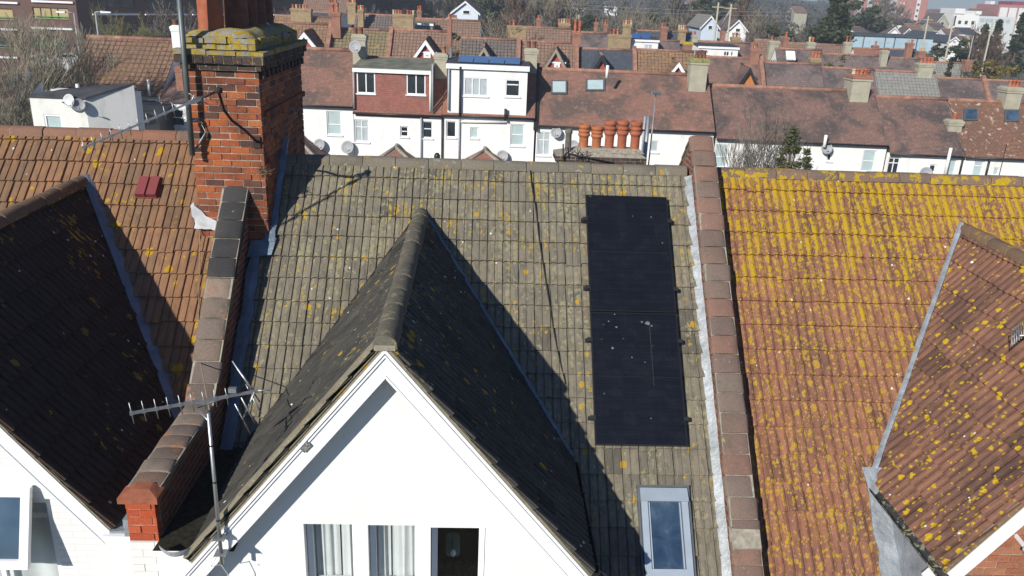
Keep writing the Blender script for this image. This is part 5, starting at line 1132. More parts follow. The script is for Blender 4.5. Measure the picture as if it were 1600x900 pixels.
T_('house with ochre brick chimney and red brown roof left of the paired stacks', 792, 893, 43, 'brown', q=84, dq=4, chims=[(793, 824, 40, 66, 82, 'buff', (797, 803), 8, 1.0), (872, 892, 36, 48, 90, 'buff', (874, 878, 882, 886, 890), 6, .8), (838, 846, 29, 44, 90, 'redbrick', (842,), 5, .7)])
T_('house with grey purple roof and two thin red chimneys', 893.5, 952, 51, 'slate_pur', q=84, dq=4, chims=[(928.5, 935, 35, 52, 90, 'redbrick', (932,), 7, .7), (943, 950, 38, 52, 90, 'redbrick', (946.5,), 7, .7)])
T_('house with long ochre wall of chimneys', 952.5, 1002, 56, 'brown', q=83, dq=4, chims=[(950, 988, 54, 76, 82.5, 'buff', (955, 960, 966), 9, 1.0), (973, 988, 38, 56, 92, 'buff', (975.5, 979, 983, 987), 6, .8)])
hw_ = T_('white rear dormer house with bright blue solar tubes on top', 985, 1062, 63, 'slate_pur', q=83, dq=4); dormer(hw_, 984, 1029, 63, 80, 83.3, FM['white'], 86, [(1007, 1020, 69, 77, (1, 1), (1,), 'net')], FM['felt_dark'], 58, .14)
p0, z0 = far(987, 60, 84); p1, _ = far(1018, 60, 84); bx = MB(); [bx.hexa([W(p0+(p1-p0)*k/2+.05, 83.6, z0-.35), W(p0+(p1-p0)*(k+1)/2-.05, 83.6, z0-.35), W(p0+(p1-p0)*(k+1)/2-.05, 85.2, z0+.35), W(p0+(p1-p0)*k/2+.05, 85.2, z0+.35), W(p0+(p1-p0)*k/2+.05, 83.6, z0-.25), W(p0+(p1-p0)*(k+1)/2-.05, 83.6, z0-.25), W(p0+(p1-p0)*(k+1)/2-.05, 85.2, z0+.45), W(p0+(p1-p0)*k/2+.05, 85.2, z0+.45)]) for k in (0, 1)]; bx.build('solar_array', plain('bright_blue_panel', (.04, .12, .34), .15, .8), hw_)
T_('dark slate house far behind the white dormer', 995, 1082, 49, 'slate', q=102, dq=4, chims=[(1033, 1045, 42, 58, 104, 'redbrick', (1036, 1041), 6, .8), (1060, 1074, 46, 58, 104, 'buff', (1062, 1065.5, 1069, 1072), 6, .8), (1082, 1091, 55, 72, 96, 'cream', (1086,), 6, .7)])
hw2 = T_('house with a long white dormer of dark windows in the third street', 1090, 1178, 66, 'clay_dark', q=83, dq=4, chims=[(1143, 1159, 58, 72, 90, 'buff', (1147, 1152, 1156), 6, .8), (1127, 1135, 49, 60, 100, 'redbrick', (1131,), 6, .7)]); dormer(hw2, 1092, 1154, 74, 89, 83.3, FM['white'], 86.5, [(1104, 1108, 79, 85, (1,), (1,), 'netgreen'), (1131, 1140, 80, 88, (1, 1), (1,), 'glass'), (1142, 1146, 80, 88, (1,), (1,), 'glass')], FM['felt_dark'], 69, .14)
T_('red brown roofed house behind the round bush', 1178, 1225, 63, 'brown', q=92, dq=4, chims=[(1203, 1220, 64, 82, 92, 'cream', (1208, 1213), 6, .8), (1225, 1235, 58, 72, 94, 'redbrick', (1230,), 7, .7)])
hs = T_('dark slate house with one white skylight in the third street', 1211, 1285, 77, 'slate_pur', q=84, dq=4, chims=[(1262, 1276, 66, 84, 88, 'cream', (1267, 1272), 8, .8)]); 
sp_ = far(1236.5, 88, 85.5); bx = MB(); f = frq(85.3); bx.hexa([f(sp_[0]-.5, 0, sp_[1]-.4), f(sp_[0]+.4, 0, sp_[1]-.4), f(sp_[0]+.4, .7, sp_[1]+.4), f(sp_[0]-.5, .7, sp_[1]+.4), f(sp_[0]-.5, -.1, sp_[1]-.3), f(sp_[0]+.4, -.1, sp_[1]-.3), f(sp_[0]+.4, .6, sp_[1]+.5), f(sp_[0]-.5, .6, sp_[1]+.5)]); bx.build('skylight', FM['white'], hs)
T_('low red roofed house in front of the dark conifer', 1225, 1330, 69, 'brown', q=104, dq=4, chims=[(1321, 1334, 66, 84, 96, 'cream', (1325, 1330), 9, .8)])
T_('house with purple roof and orange ridge behind the yellow shrub', 1283, 1382, 86, 'slate_pur', q=84, dq=4, chims=[(1379, 1391, 79, 96, 87, 'cream', (1383, 1388), 4, .8)])
T_('red tiled house below the pale blue shed', 1333, 1382, 76, 'clay_red', q=98, dq=4, chims=[(1364.5, 1375, 71, 78, 102, 'redbrick', (1370,), 6, .7)])
T_('purple roofed house left of the small white block', 1382.5, 1440, 91, 'slate_pur', q=84, dq=4)
T_('dark slate house below the blue shed chimney', 1382.5, 1432, 77, 'slate', q=98, dq=4, chims=[(1418, 1430, 67, 82, 100, 'redbrick', (1421, 1427), 5, .7)])
T_('grey felt roofed house beside the round green bush', 1445, 1512, 98, 'greytile', q=86, dq=4, chims=[(1509, 1523, 94, 100, 88, 'redbrick', (1516,), 4, .8)])
T_('white rendered block with a red chimney in the third street', 1432, 1455, 84, 'felt_dark' if False else 'slate', q=96, dq=3, chims=[(1436, 1449, 80, 92, 96, 'redbrick', (1440, 1446), 5, .8)])
# ------------------------------------------------------------------ ground, hill, sky distance
def ground():
    n = N('garden_and_street_ground', .95, .15); c = n.coord(); f = n.noise(c, .08, 6, .6); col = n.ramp(f, [(.35, (.05, .06, .028)), (.5, (.075, .07, .04)), (.62, (.10, .088, .06)), (.75, (.06, .06, .035))])
    col = n.mix(.4, col, n.ramp(n.noise(c, 2.5, 5), [(.3, .25), (.7, .75)]), 'OVERLAY'); n.color(col)
    mb = MB(); rows = []
    qs = [-30, 0, 12, 20, 30, 45, 70, 110, 180, 300, 480, 700, 1000, 1400]
    ps = [-1400, -1000, -700, -350, -180, -90, -45, -20, 0, 20, 45, 90, 180, 350, 700, 1000, 1400]
    def gz(p, q):
        base = 0 if q < 14 else (-2.2 if q > 30 else -2.2*(q-14)/16); a = math.atan2(p, max(q, 1)); hill = 0
        if q > 170: hill = min(1, (q-170)/700)*(26 if a < .30 else max(9, 26-(a-.30)*190))
        return base+hill
    for q in qs: rows.append([W(p, q, gz(p, q)) for p in ps])
    mb.grid(rows, 0, True); return kind(mb.build('ground', n.m, None), 'structure'), gz
_, gz = ground()
rm = MB(); fr0 = frq(0)
road = kind((lambda m_: (m_.face([fr0(-200, 57, -2.19), fr0(200, 57, -2.19), fr0(200, 63, -2.19), fr0(-200, 63, -2.19)]), m_)[1])(MB()).build('road', plain('asphalt', (.05, .05, .052), .9, .2), None), 'structure')
pv = MB()
for a, b in ((54.8, 57), (63, 65.2)): pv.box(-200, 200, a, b, -2.3, -2.07, 0, fr0)
kind(pv.build('pavement', plain('paving', (.20, .19, .18), .9, .2), None), 'structure')

# ------------------------------------------------------------------ vegetation
def bark(name, c): return plain(name, c, .9, .15, var=.35, sc=3)
V = {'bark': bark('grey_bark', (.20, .17, .125)), 'bark_pale': bark('pale_bark', (.29, .26, .19)), 'bark_brown': bark('brown_twigs', (.125, .085, .06)), 'bark_olive': bark('olive_twigs', (.19, .175, .075)), 'bark_grey': bark('grey_brown_twigs', (.155, .135, .11))}
def leafmat(name, a, b, c):
    n = N(name, .65, .3); col = n.ramp(n.island(), [(0, a), (.5, b), (1, c)]); n.color(col); n.b.inputs['Subsurface Weight'].default_value = 0; return n.m
V['ever'] = leafmat('dark_evergreen_leaf', (.018, .032, .012), (.035, .052, .018), (.055, .07, .024)); V['ivy'] = leafmat('ivy_leaf', (.025, .038, .012), (.045, .058, .02), (.065, .07, .028)); V['olive'] = leafmat('olive_green_leaf', (.055, .065, .018), (.09, .09, .026), (.12, .115, .035)); V['conif'] = leafmat('olive_conifer_leaf', (.04, .05, .022), (.075, .08, .034), (.11, .105, .045)); V['yellow'] = leafmat('yellow_blossom_leaf', (.12, .11, .025), (.20, .15, .025), (.10, .10, .03))
def bare_mesh(seed, h, spread=.55, levels=5, kids=(3, 4), rad=.16, bend=.25, up=.35, trunk=.28, twist=1.0, minr=.008, droop=0):
    r = random.Random(seed); segs = []
    def grow(p, d, L, ra, lv):
        n = 3 if lv > 1 else 2; pts = [p]; dd = d
        for i in range(n):
            dd = (dd+V3((r.gauss(0, bend), r.gauss(0, bend), r.gauss(up*.25, bend*.6)-droop*(levels-lv)*.05))*.45).normalized(); pts.append(pts[-1]+dd*L/n)
        for i in range(n): segs.append((pts[i], pts[i+1], max(minr, ra*(1-i/n*.35)), max(minr*.8, ra*(1-(i+1)/n*.35)), lv))
        if lv <= 0: return
        k = r.randint(*kids)+(2 if lv == levels else 0)
        for j in range(k):
            t = r.uniform(.35, 1) if j < k-1 else 1; i = min(n-1, int(t*n)); q = pts[i].lerp(pts[i+1], t*n-i)
            az = r.uniform(0, 6.283); sp = spread*r.uniform(.6, 1.3) if j < k-1 else spread*.3
            side = V3((math.cos(az), math.sin(az), 0)); nd = (dd*math.cos(sp)+side*math.sin(sp)+V3((0, 0, up*.3))).normalized()
            grow(q, nd, L*r.uniform(.55, .8), ra*r.uniform(.45, .62), lv-1)
    grow(V3((0, 0, 0)), V3((0, 0, 1)), h*trunk, rad, levels)
    top = max(s[1].z for s in segs); k = h/top
    return [(a*k, b*k, ra, rb, lv) for a, b, ra, rb, lv in segs], levels
def seg_mb(segs, n=3):
    mb = MB()
    for a, b, ra, rb, lv in segs:
        d = (b-a).normalized(); x = d.cross(V3((.3, .2, .9))).normalized(); y = d.cross(x); k = 5 if lv >= 4 else n
        mb.grid([[a+x*ra*math.cos(t*6.283/k)+y*ra*math.sin(t*6.283/k) for t in range(k)], [b+x*rb*math.cos(t*6.283/k)+y*rb*math.sin(t*6.283/k) for t in range(k)]], 0, False, True)
    return mb
def bare_tree(name, loc, label, mat, seed, h, group=None, cat='tree', **kw):
    root = thing(name, loc, label, cat, group); segs, lv = bare_mesh(seed, h, **kw); loc = V3(loc)
    segs = [(a+loc, b+loc, c, d, l) for a, b, c, d, l in segs]
    seg_mb([s for s in segs if s[4] >= lv-1]).build('trunk', mat, root, fixn=False); seg_mb([s for s in segs if s[4] < lv-1]).build('crown', mat, root, fixn=False); return root
def leafy(name, loc, label, mat, seed, h, w, kindof='round', n=4200, leaf=.20, group=None, cat='tree', base=.12, tmat=None, tuft=True):
    """trunk with limbs, and a crown of leaf faces in clumps round the limb ends"""
    r = random.Random(seed); root = thing(name, loc, label, cat, group); loc = V3(loc); tb = MB(); tb.tube([loc, loc+V3((r.gauss(0, .1), r.gauss(0, .1), h*.5)), loc+V3((0, 0, h*.92))], max(.04, h*.022), 6, r2=.02); cl = []
    k = 70 if kindof != 'cone' else 95
    for i in range(k):
        if kindof == 'cone': t = r.random()**.75; z = h*(base+(1-base)*t); R = w*(1-t)**.8*r.uniform(.45, 1.05); s = .30+.5*(1-t)
        else:
            u = r.gauss(0, 1), r.gauss(0, 1), r.gauss(0, 1); m_ = math.sqrt(sum(q*q for q in u)) or 1; rr = r.uniform(.45, 1.05); z = h*(base+(1-base)/2)+u[2]/m_*rr*h*(1-base)/2; R = math.hypot(u[0], u[1])/m_*rr*w; s = .6
        a = r.uniform(0, 6.283); c = V3((R*math.cos(a), R*math.sin(a), z)); cl.append((c, s*w*.30*r.uniform(.6, 1.3)))
        if i % 2 == 0: tb.tube([loc+V3((0, 0, z*.75)), loc+c], .03*h/8, 4, r2=.01, caps=False)
    tb.build('trunk', tmat or V['bark_brown'], root, fixn=False); mb = MB()
    for i in range(n):
        c, s = cl[r.randrange(len(cl))]; p = loc+c+V3((r.gauss(0, s*.6), r.gauss(0, s*.6), r.gauss(0, s*.42)));
        if p.z < loc.z+.05: continue
        x = V3((r.gauss(0, 1), r.gauss(0, 1), r.gauss(0, .6))).normalized(); y = x.cross(V3((r.gauss(0, 1), r.gauss(0, 1), r.gauss(0, 1)))).normalized(); L = leaf*r.uniform(.6, 1.4)
        mb.face([p-x*L, p+y*L*.5, p+x*L, p-y*L*.5])
    mb.build('crown', mat, root, fixn=False); return root
def place(root, loc, s, rz, label=None, group=None):
    c = copy_tree(root); c.location = loc; c.scale = (s, s, s*rnd.uniform(.92, 1.08)); c.rotation_euler = (0, 0, rz)
    if label: c['label'] = label
    if group: c['group'] = group
    return c
def gp(x, y, q): p, z = far(x, y, q); return W(p, q, z)
def base(x, q): p, _ = far(x, 60, q); return W(p, q, gz(p, q))
def hgt(x, y, q): p, z = far(x, y, q); return z-gz(p, q)

# trees one can tell apart
bare_tree('bare_tree', base(45, 42), 'big pale bare tree full of twigs at the left edge beside the white annex', V['bark_pale'], 3, hgt(50, 14, 42), spread=.45, levels=7, kids=(3, 4), rad=.17, up=.5, trunk=.34, minr=.007)
t0_ = bpy.data.objects['bare_tree']; place(t0_, base(-12, 40), 1.0, 4.0, 'pale bare tree cut by the left picture edge')
bare_tree('bare_tree', base(20, 47), 'second pale bare tree leaning at the far left edge', V['bark'], 8, hgt(10, 60, 47), spread=.6, levels=6, kids=(3, 4), rad=.14, up=.4, minr=.007)
bare_tree('bare_tree', base(95, 50), 'low spreading grey bare tree in front of the brick office', V['bark_grey'], 12, hgt(95, 70, 50), spread=.75, levels=6, kids=(3, 4), rad=.14, up=.25, minr=.007)
bare_tree('bare_tree', base(222, 66), 'mossy yellow green bare tree behind the brown tiled house', V['bark_olive'], 21, hgt(222, 2, 66), spread=.6, levels=7, kids=(3, 4), rad=.2, up=.4, minr=.010)
bare_tree('bare_tree', base(285, 72), 'grey bare tree rising behind the chimney mast', V['bark_grey'], 22, hgt(285, -12, 72), spread=.5, levels=6, kids=(3, 4), rad=.2, up=.5, minr=.018)
bare_tree('bare_tree', base(455, 108), 'bare grey tree behind the buff five pot chimney', V['bark_grey'], 25, hgt(455, -8, 108), spread=.6, levels=6, kids=(3, 4), rad=.2, up=.4, minr=.025)
bare_tree('bare_tree', base(768, 82), 'bare twiggy tree between two houses of the second terrace', V['bark'], 31, hgt(768, 8, 82), spread=.7, levels=6, kids=(3, 4), rad=.2, up=.35, minr=.02)
leafy('ivy_covered_tree', base(713, 78), 'dark ivy bush filling the gap beside the thin red chimney', V['ivy'], 33, hgt(713, 54, 78), 2.2, n=2600, leaf=.2)
bare_tree('bare_shrub', base(1200, 40), 'bare brown shrub standing before the white terrace', V['bark_grey'], 41, hgt(1195, 146, 40), spread=.55, levels=5, kids=(3, 4), rad=.075, up=.65, trunk=.24, minr=.009, cat='shrub')
bare_tree('bare_shrub', base(1165, 38), 'thin pale bare sapling left of the brown shrub', V['bark_grey'], 43, hgt(1165, 176, 38), spread=.5, levels=5, kids=(3, 4), rad=.05, up=.6, minr=.008, cat='shrub')
leafy('conifer', base(1262, 37), 'small green conifer standing before the white terrace', V['conif'], 45, hgt(1264, 203, 37), 1.75, 'cone', n=5200, leaf=.085, base=.12)
leafy('conifer', base(1290, 36), 'lower green conifer touching the taller one beside the white flue', V['conif'], 46, hgt(1288, 236, 36), 1.2, 'cone', n=3000, leaf=.08, base=.12)
leafy('green_bush', base(1222, 36), 'low dark green bush under the bare brown shrub', V['ever'], 47, hgt(1222, 246, 36), 1.3, n=1500, leaf=.12, cat='bush')
leafy('round_bush', base(1222, 78), 'round green bush behind the orange gable chimney', V['ivy'], 51, hgt(1222, 80, 78), 2.4, n=2200, leaf=.2, cat='bush')
leafy('yellow_shrub', base(1312, 76), 'yellow green shrub between the purple roofs', V['olive'], 52, hgt(1312, 88, 76), 2.0, n=2200, leaf=.17, cat='shrub')
bare_tree('bare_shrub', base(1338, 76), 'thin bare shrub right of the yellow shrub', V['bark'], 53, hgt(1338, 86, 76), spread=.7, levels=5, kids=(3, 4), rad=.08, minr=.014, cat='shrub')
leafy('conifer', base(1302, 125), 'tall dark conifer towering left of the red tower block', V['ever'], 54, hgt(1300, -26, 125), 4.3, 'cone', n=9000, leaf=.38, base=.08)
leafy('evergreen_tree', base(1290, 122), 'broad dark evergreen at the foot of the tall conifer', V['ivy'], 55, hgt(1287, 14, 122), 3.6, n=5200, leaf=.33)
leafy('round_bush', base(1471, 128), 'round clipped green tree beside the pale blue shed', V['ever'], 56, hgt(1471, 60, 128), 1.7, n=2600, leaf=.22)
leafy('evergreen_tree', base(1508, 118), 'dark evergreen behind the leaning lamp post', V['ever'], 57, hgt(1508, 56, 118), 2.6, n=4200, leaf=.28)
leafy('conifer', base(1536, 122), 'dark pointed conifer right of the lamp post', V['ever'], 58, hgt(1536, 38, 122), 2.3, 'cone', n=4500, leaf=.28, base=.06)
leafy('conifer', base(1556, 126), 'slimmer dark conifer among the bare trees at the right', V['ever'], 59, hgt(1558, 30, 126), 1.9, 'cone', n=4200, leaf=.28, base=.06)
leafy('conifer', base(1592, 124), 'dark conifer at the right edge of the picture', V['ever'], 60, hgt(1590, 22, 124), 2.5, 'cone', n=4500, leaf=.28, base=.06)
bare_tree('bare_tree', base(1574, 115), 'brown bare tree between the dark conifers', V['bark_brown'], 61, hgt(1574, 34, 115), spread=.5, levels=6, kids=(3, 4), rad=.2, up=.5, minr=.024)
leafy('yellow_shrub', base(1566, 80), 'large golden yellow shrub behind the white stained roof', V['yellow'], 62, hgt(1566, 84, 80), 2.2, n=3000, leaf=.17, cat='shrub')
leafy('green_bush', base(1530, 78), 'olive green bush behind the white stained roof', V['olive'], 63, hgt(1530, 102, 78), 2.3, n=2800, leaf=.17, cat='bush')
leafy('conifer', base(1494, 77), 'little green conifer in front of the felt roof', V['ivy'], 64, hgt(1497, 98, 77), 1.1, 'cone', n=2000, leaf=.16, base=.2)
bare_tree('bare_tree', base(1592, 78), 'grey bare tree at the right edge over the cream chimney', V['bark_grey'], 65, hgt(1588, 84, 78), spread=.7, levels=6, kids=(3, 4), rad=.15, minr=.016)
# belt of trees behind the streets: copies of a few kinds
protos = [bare_tree('bare_tree', base(640, 122), 'grey bare tree in the belt behind the streets', V['bark_grey'], 101, 12, 'bare trees in the belt behind the streets', spread=.55, levels=6, kids=(3, 4), rad=.2, up=.4, minr=.028),
          bare_tree('bare_tree', base(800, 125), 'brown bare tree in the belt behind the streets', V['bark_brown'], 102, 13, 'brown bare trees in the belt', spread=.42, levels=6, kids=(3, 4), rad=.22, up=.6, minr=.028),
          bare_tree('bare_tree', base(990, 120), 'pale stemmed bare tree in the belt behind the streets', V['bark'], 103, 12, 'pale bare trees in the belt', spread=.5, levels=6, kids=(3, 4), rad=.16, up=.55, minr=.026),
          leafy('ivy_covered_tree', base(925, 124), 'dark ivy covered tree in the belt behind the streets', V['ivy'], 104, 10, 3.0, n=5200, leaf=.30, group='ivy covered trees in the belt')]
for pr_ in protos: pr_.scale = (1, 1, 1)
spots = [(575, 128, 0, 1.0), (590, 140, 3, 1.1), (612, 126, 3, .95), (628, 150, 0, 1.2), (655, 138, 3, 1.05), (672, 126, 3, .9), (690, 150, 0, 1.1), (700, 128, 1, .8), (775, 150, 3, 1.3), (788, 128, 1, 1.15), (792, 118, 1, 1.0), (815, 140, 1, 1.2), (830, 125, 0, 1.0), (845, 150, 2, 1.2), (860, 128, 0, 1.1), (875, 140, 2, 1.15), (893, 122, 1, 1.0), (908, 136, 3, 1.1), (918, 118, 3, .95), (942, 130, 3, 1.0), (955, 145, 0, 1.2), (968, 122, 2, 1.0), (1003, 130, 2, 1.1), (1015, 122, 2, 1.05), (1030, 140, 3, 1.1), (1046, 122, 2, 1.0), (1062, 150, 0, 1.2), (1078, 128, 0, .85), (1096, 150, 1, .9), (1112, 136, 0, .8), (1150, 146, 1, 1.1), (1165, 124, 0, 1.0), (1180, 140, 2, 1.1), (1196, 122, 0, 1.0), (1210, 138, 3, 1.0), (1225, 124, 2, .95), (1240, 140, 0, .9), (1255, 128, 3, .8), (1270, 150, 3, 1.0), (1345, 180, 3, 1.1), (1362, 210, 0, 1.0), (400, 120, 0, 1.1), (425, 132, 1, 1.2), (470, 130, 0, 1.2), (500, 140, 3, 1.1), (528, 150, 0, 1.2), (345, 110, 0, 1.1), (372, 128, 2, 1.2), (310, 118, 0, 1.2), (555, 150, 3, 1.2), (1085, 170, 3, 1.2), (740, 165, 3, 1.2), (720, 170, 0, 1.3), (760, 175, 1, 1.3), (1130, 175, 3, 1.2)]
for x, q, k, s in spots: place(protos[k], base(x, q), s*q/130*rnd.uniform(.95, 1.05), rnd.uniform(0, 6.28))
# the far wood: one mass
def wood():
    n = N('far_wood', .9, .1); col = n.ramp(n.island(), [(0, (.05, .05, .028)), (.4, (.085, .075, .05)), (.7, (.06, .065, .03)), (1, (.11, .095, .07))]); n.color(col); mb = MB(); r = random.Random(77)
    for i in range(950):
        q = 180+500*r.random()**1.5; x = r.uniform(-60, 1480) if r.random() < .88 else r.uniform(1400, 1680); p, _ = far(x, 40, q)
        if x > 1340 and q < 420: continue
        z = gz(p, q); h = r.uniform(5, 10); w = r.uniform(2, 4.5)
        for j in range(90):
            u = V3((r.gauss(0, 1), r.gauss(0, 1), r.gauss(0, 1))).normalized()*r.uniform(.5, 1); c = W(p, q, z+h*.55)+V3((u.x*w, u.y*w, u.z*h*.48)); L = r.uniform(.35, .9)
            a = V3((r.gauss(0, 1), r.gauss(0, 1), r.gauss(0, 1))).normalized(); b = a.cross(V3((r.gauss(0, 1), r.gauss(0, 1), r.gauss(0, 1)))).normalized(); mb.face([c-a*L, c+b*L*.5, c+a*L, c-b*L*.5])
    return kind(mb.build('far_wood', n.m, None, fixn=False), 'stuff')
wood()

# ------------------------------------------------------------------ left side: annex, brown tiled house, office
FM['annex'] = wall_paint('stained_white_render', (.74, .74, .70), (.32, .29, .22), .45, bump=.1)
def annex():
    q = 32.0; p0, zt = far(46, 153, q); p1, _ = far(133, 155, q); _, zt = far(90, 153, q); root = thing('flat_roofed_annex', W((p0+p1)/2, q+3, 0), 'stained white flat roofed annex with a frosted window and two dishes', 'annex'); f = frq(q); w_ = px_windows(root, q, [(68, 96, 179, 204, (1,), (1,), 'netgreen')])
    mb = MB(); wall_openings(mb, f, p0, p1, -2, zt, [w_[0][:4]], .1)
    d = 1.0; pb, zb = far(209, 133, q+d)
    mb.face([f(p1, 0, -2), f(pb, d, -2), f(pb, d, zb), f(p1, 0, zt)]); mb.face([f(p0, 0, -2), f(p0, 0, zt), f(p0, d, zb), f(p0, d, -2)]); mb.box(p0+.3, pb-.02, d+.01, d+.6, -2, zb-.3, 0, f); mb.build('wall', FM['annex'], root, autouv=True, fixn=False)
    rb = MB(); rb.hexa([f(*k) for k in [(p0-.05, -.08, zt), (p1+.06, -.08, zt), (pb+.06, d+.05, zb), (p0+.9, d+.05, zb-.35), (p0-.05, -.08, zt+.08), (p1+.06, -.08, zt+.08), (pb+.06, d+.05, zb+.1), (p0+.9, d+.05, zb-.25)]]); rb.build('flat_roof', FM['felt_dark'], root)
    a, b, c, dd, cols, rows, pane = w_[0]; window(root, f, a+.004, b-.004, c, dd-.004, cols, rows, .07, .05, .05, M['upvc'], FM[pane], True)
    vp = MB(); v = far(122, 143, q+1.5); vp.tube([W(v[0], q+1.5, v[1]-.5), W(v[0], q+1.5, v[1]+.3)], .07, 8); vp.build('vent_pipe', FM['white'], root)
    dish('pale dish on the annex front wall left of its grey neighbour', 108, 158, q, .27, (-.35, -1, .3), plain('pale_dish', (.55, .56, .56), .5, .4)); dish('grey dish near the corner of the annex front wall', 123, 164, q, .24, (.5, -1, .3))
annex()
def left_house():
    q, dq = 45.0, 3.2; p0, _ = far(101, 145, q); p1, _ = far(253, 150, q); _, ze = far(175, 146, q); _, zr = far(205, 60, q+dq); root = thing('detached_house', W((p0+p1)/2, q+3, -2), 'house with a broad brown tiled roof behind the white annex', 'house'); pitched(root, p0, p1, q-.2, ze, q+dq, zr, FM['brown_lich'] if False else far_roof('brown_tile_yellow_top', (.20, .12, .08), (.235, .14, .095), (.15, .10, .06), tw=.30, th=.34, grime=.5, gap=.04, lich=.40, lcol=(.30, .19, .03)), FM['white'], ridge_mat=FM['coping'])
    far_chimney(root, 264, 283, 40, 64, 47.5, FM['white'], (270, 280), 9, .7, potmat='pot_dark', base_drop=.8); vp = MB(); v = far(229, 124, 44.6); b_ = far(234, 150, 44.6); vp.tube([W(b_[0], 44.6, b_[1]), W(b_[0], 44.6, v[1])], .07, 8); vp.build('vent_pipe', FM['white'], root)
    px = px_windows(root, q, [(222, 243, 157, 182, (1,), (1, 1), 'net')])
    a, b, c, d, cols, rows, pane = px[0]; window(root, frq(q+.02), a, b, c, d, cols, rows, .07, .05, .0, M['black'], FM[pane], True); pipe(root, 249, 150, 205, 44.9, FM['pipe_grey'], .05); pipe(root, 210, 145, 175, 44.9, M['black'], .12)
    # hut and bins
    s = thing('garden_shed', W(*far(222, 200, 43)[:1], 43, -2) if False else W(far(222, 200, 42.8)[0], 43, 0), 'dark timber lean-to against the white wall left of the chimney', 'shed'); f = frq(42.6); a, z = far(196, 169, 42.6); b, _ = far(247, 174, 42.6); m_ = MB(); m_.hexa([f(a, 0, -2), f(b, 0, -2), f(b, 2, -2), f(a, 2, -2), f(a, 0, z-.1), f(b, 0, z-.3), f(b, 2, z), f(a, 2, z+.1)]); m_.build('hut_wall', M['black'], s); r_ = MB(); r_.hexa([f(a-.1, -.15, z-.1), f(b+.1, -.15, z-.3), f(b+.1, 2, z), f(a-.1, 2, z+.1), f(a-.1, -.15, z-.04), f(b+.1, -.15, z-.24), f(b+.1, 2, z+.06), f(a-.1, 2, z+.16)]); r_.build('roof', FM['felt_dark'], s)
    # wall and lean-to right of it
    r2 = thing('terraced_house', W(far(275, 160, 45)[0], 47, -2), 'white walled house with a plum lean-to roof just left of the tall chimney', 'house', 'terraced houses of the white terrace')
    q0 = 44.4; a, zt = far(251, 157, q0); b, _ = far(330, 160, q0); w_ = px_windows(r2, q0, [(262, 287, 170, 197, (1,), (1, 1), 'glass')]); m_ = MB(); wall_openings(m_, frq(q0), a, b, -2, zt, [w_[0][:4]], .1); m_.build('rear_wall', FM['white'], r2, fixn=False); c = w_[0]; window(r2, frq(q0), c[0]+.004, c[1]-.004, c[2], c[3]-.004, (1,), (1, 1), .07, .06, .06, M['upvc'], FM['glass'], True)
    _, zr2 = far(285, 108, 47.6); pitched(r2, a, b, q0-.15, zt, 47.6, zr2, FM['clay_dark'], FM['redbrick'], wall_off=.5)
    far_chimney(r2, 271, 284, 104, 140, 45.3, FM['redbrick'], (), 8, .8, base_drop=.5); dish('small pale dish on the white wall by the chimney mast', 291, 183, q0, .25, (-.5, -1, .3), plain('white_dish', (.6, .6, .6), .5, .4))
left_house()
def office():
    q = 92.0; br = brick_tex('office_brown_brick', (.15, .075, .058), (.13, .065, .052), (.14, .10, .085), dark=.1); pc, _ = far(123, 40, q); root = thing('office_block', W(pc, q+8, -2), 'long dark brown brick office block with strip windows', 'office'); top = 14.5
    f = frq(q); pl = pc-26; rows = [(-5, 3, 0), (0, 0, 0)]; ops = []; wins = []
    fl = [far(60, y, q)[1] for y in (95, 53, 11, -31)]
    cols_ = [(-20, 10), (45, 118-14), (-90, -30)]
    sets = []
    for k, y in enumerate((30, 72+2, -12)):
        for (xa, xb) in ((-75, 19), (50, 106)): sets.append((xa, xb, y-18, y))
    ws = px_windows(root, q, [(a, b, c, d, (2, 3, 2, 3), (1,), 'blind' if d < 60 else 'glass') for a, b, c, d in sets])
    mb = MB(); wall_openings(mb, f, pl, pc, -2, top, [w_[:4] for w_ in ws], .2)
    dv = V3((HR*.53+HF*.85)); dv.normalize(); L = 60; c0 = W(pc, q, 0)
    fs = lambda u, d, z: c0+dv*u+V3((dv.y, -dv.x, 0))*-d+V3((0, 0, z))
    so = []
    for k in range(4):
        for j in range(9): so.append((2+j*6.4, 7+j*6.4, -.6+k*3.15, .9+k*3.15))
    wall_openings(mb, fs, 0, L, -2, top, so, .2)
    mb.face([f(pl, 0, top), f(pc, 0, top), fs(L, 0, top), f(pl, 60, top)]); mb.build('wall', br, root, fixn=False)
    for (a, b, c, d, co, ro, pane) in ws:
        window(root, f, a, b, c, d, co, ro, .08, .12, .12, M['black'], FM[pane], False); s_ = MB(); s_.box(a-.3, b+.3, -.22, .0-.002, c-1.05, c-.85, 0, f); s_.build('sill_band', M['board'], root)
        g = MB(); g.box(a+.1, b-.1, -.12, -.06, c+.28, c+.36, 0, f); g.box(a+.1, b-.1, -.12, -.06, c+.02, c+.08, 0, f); g.build('green_rail', plain('bright_green_rail', (.13, .34, .10), .5, .4), root)
    for (a, b, c, d) in so:
        window(root, fs, a, b, c, d, (1, 1, 1), (1,), .08, .1, .12, M['black'], FM['glass'], False); s_ = MB(); s_.box(a-.3, b+.3, -.2, -.002, c-.75, c-.6, 0, fs); s_.build('sill_band', M['board'], root)
office()
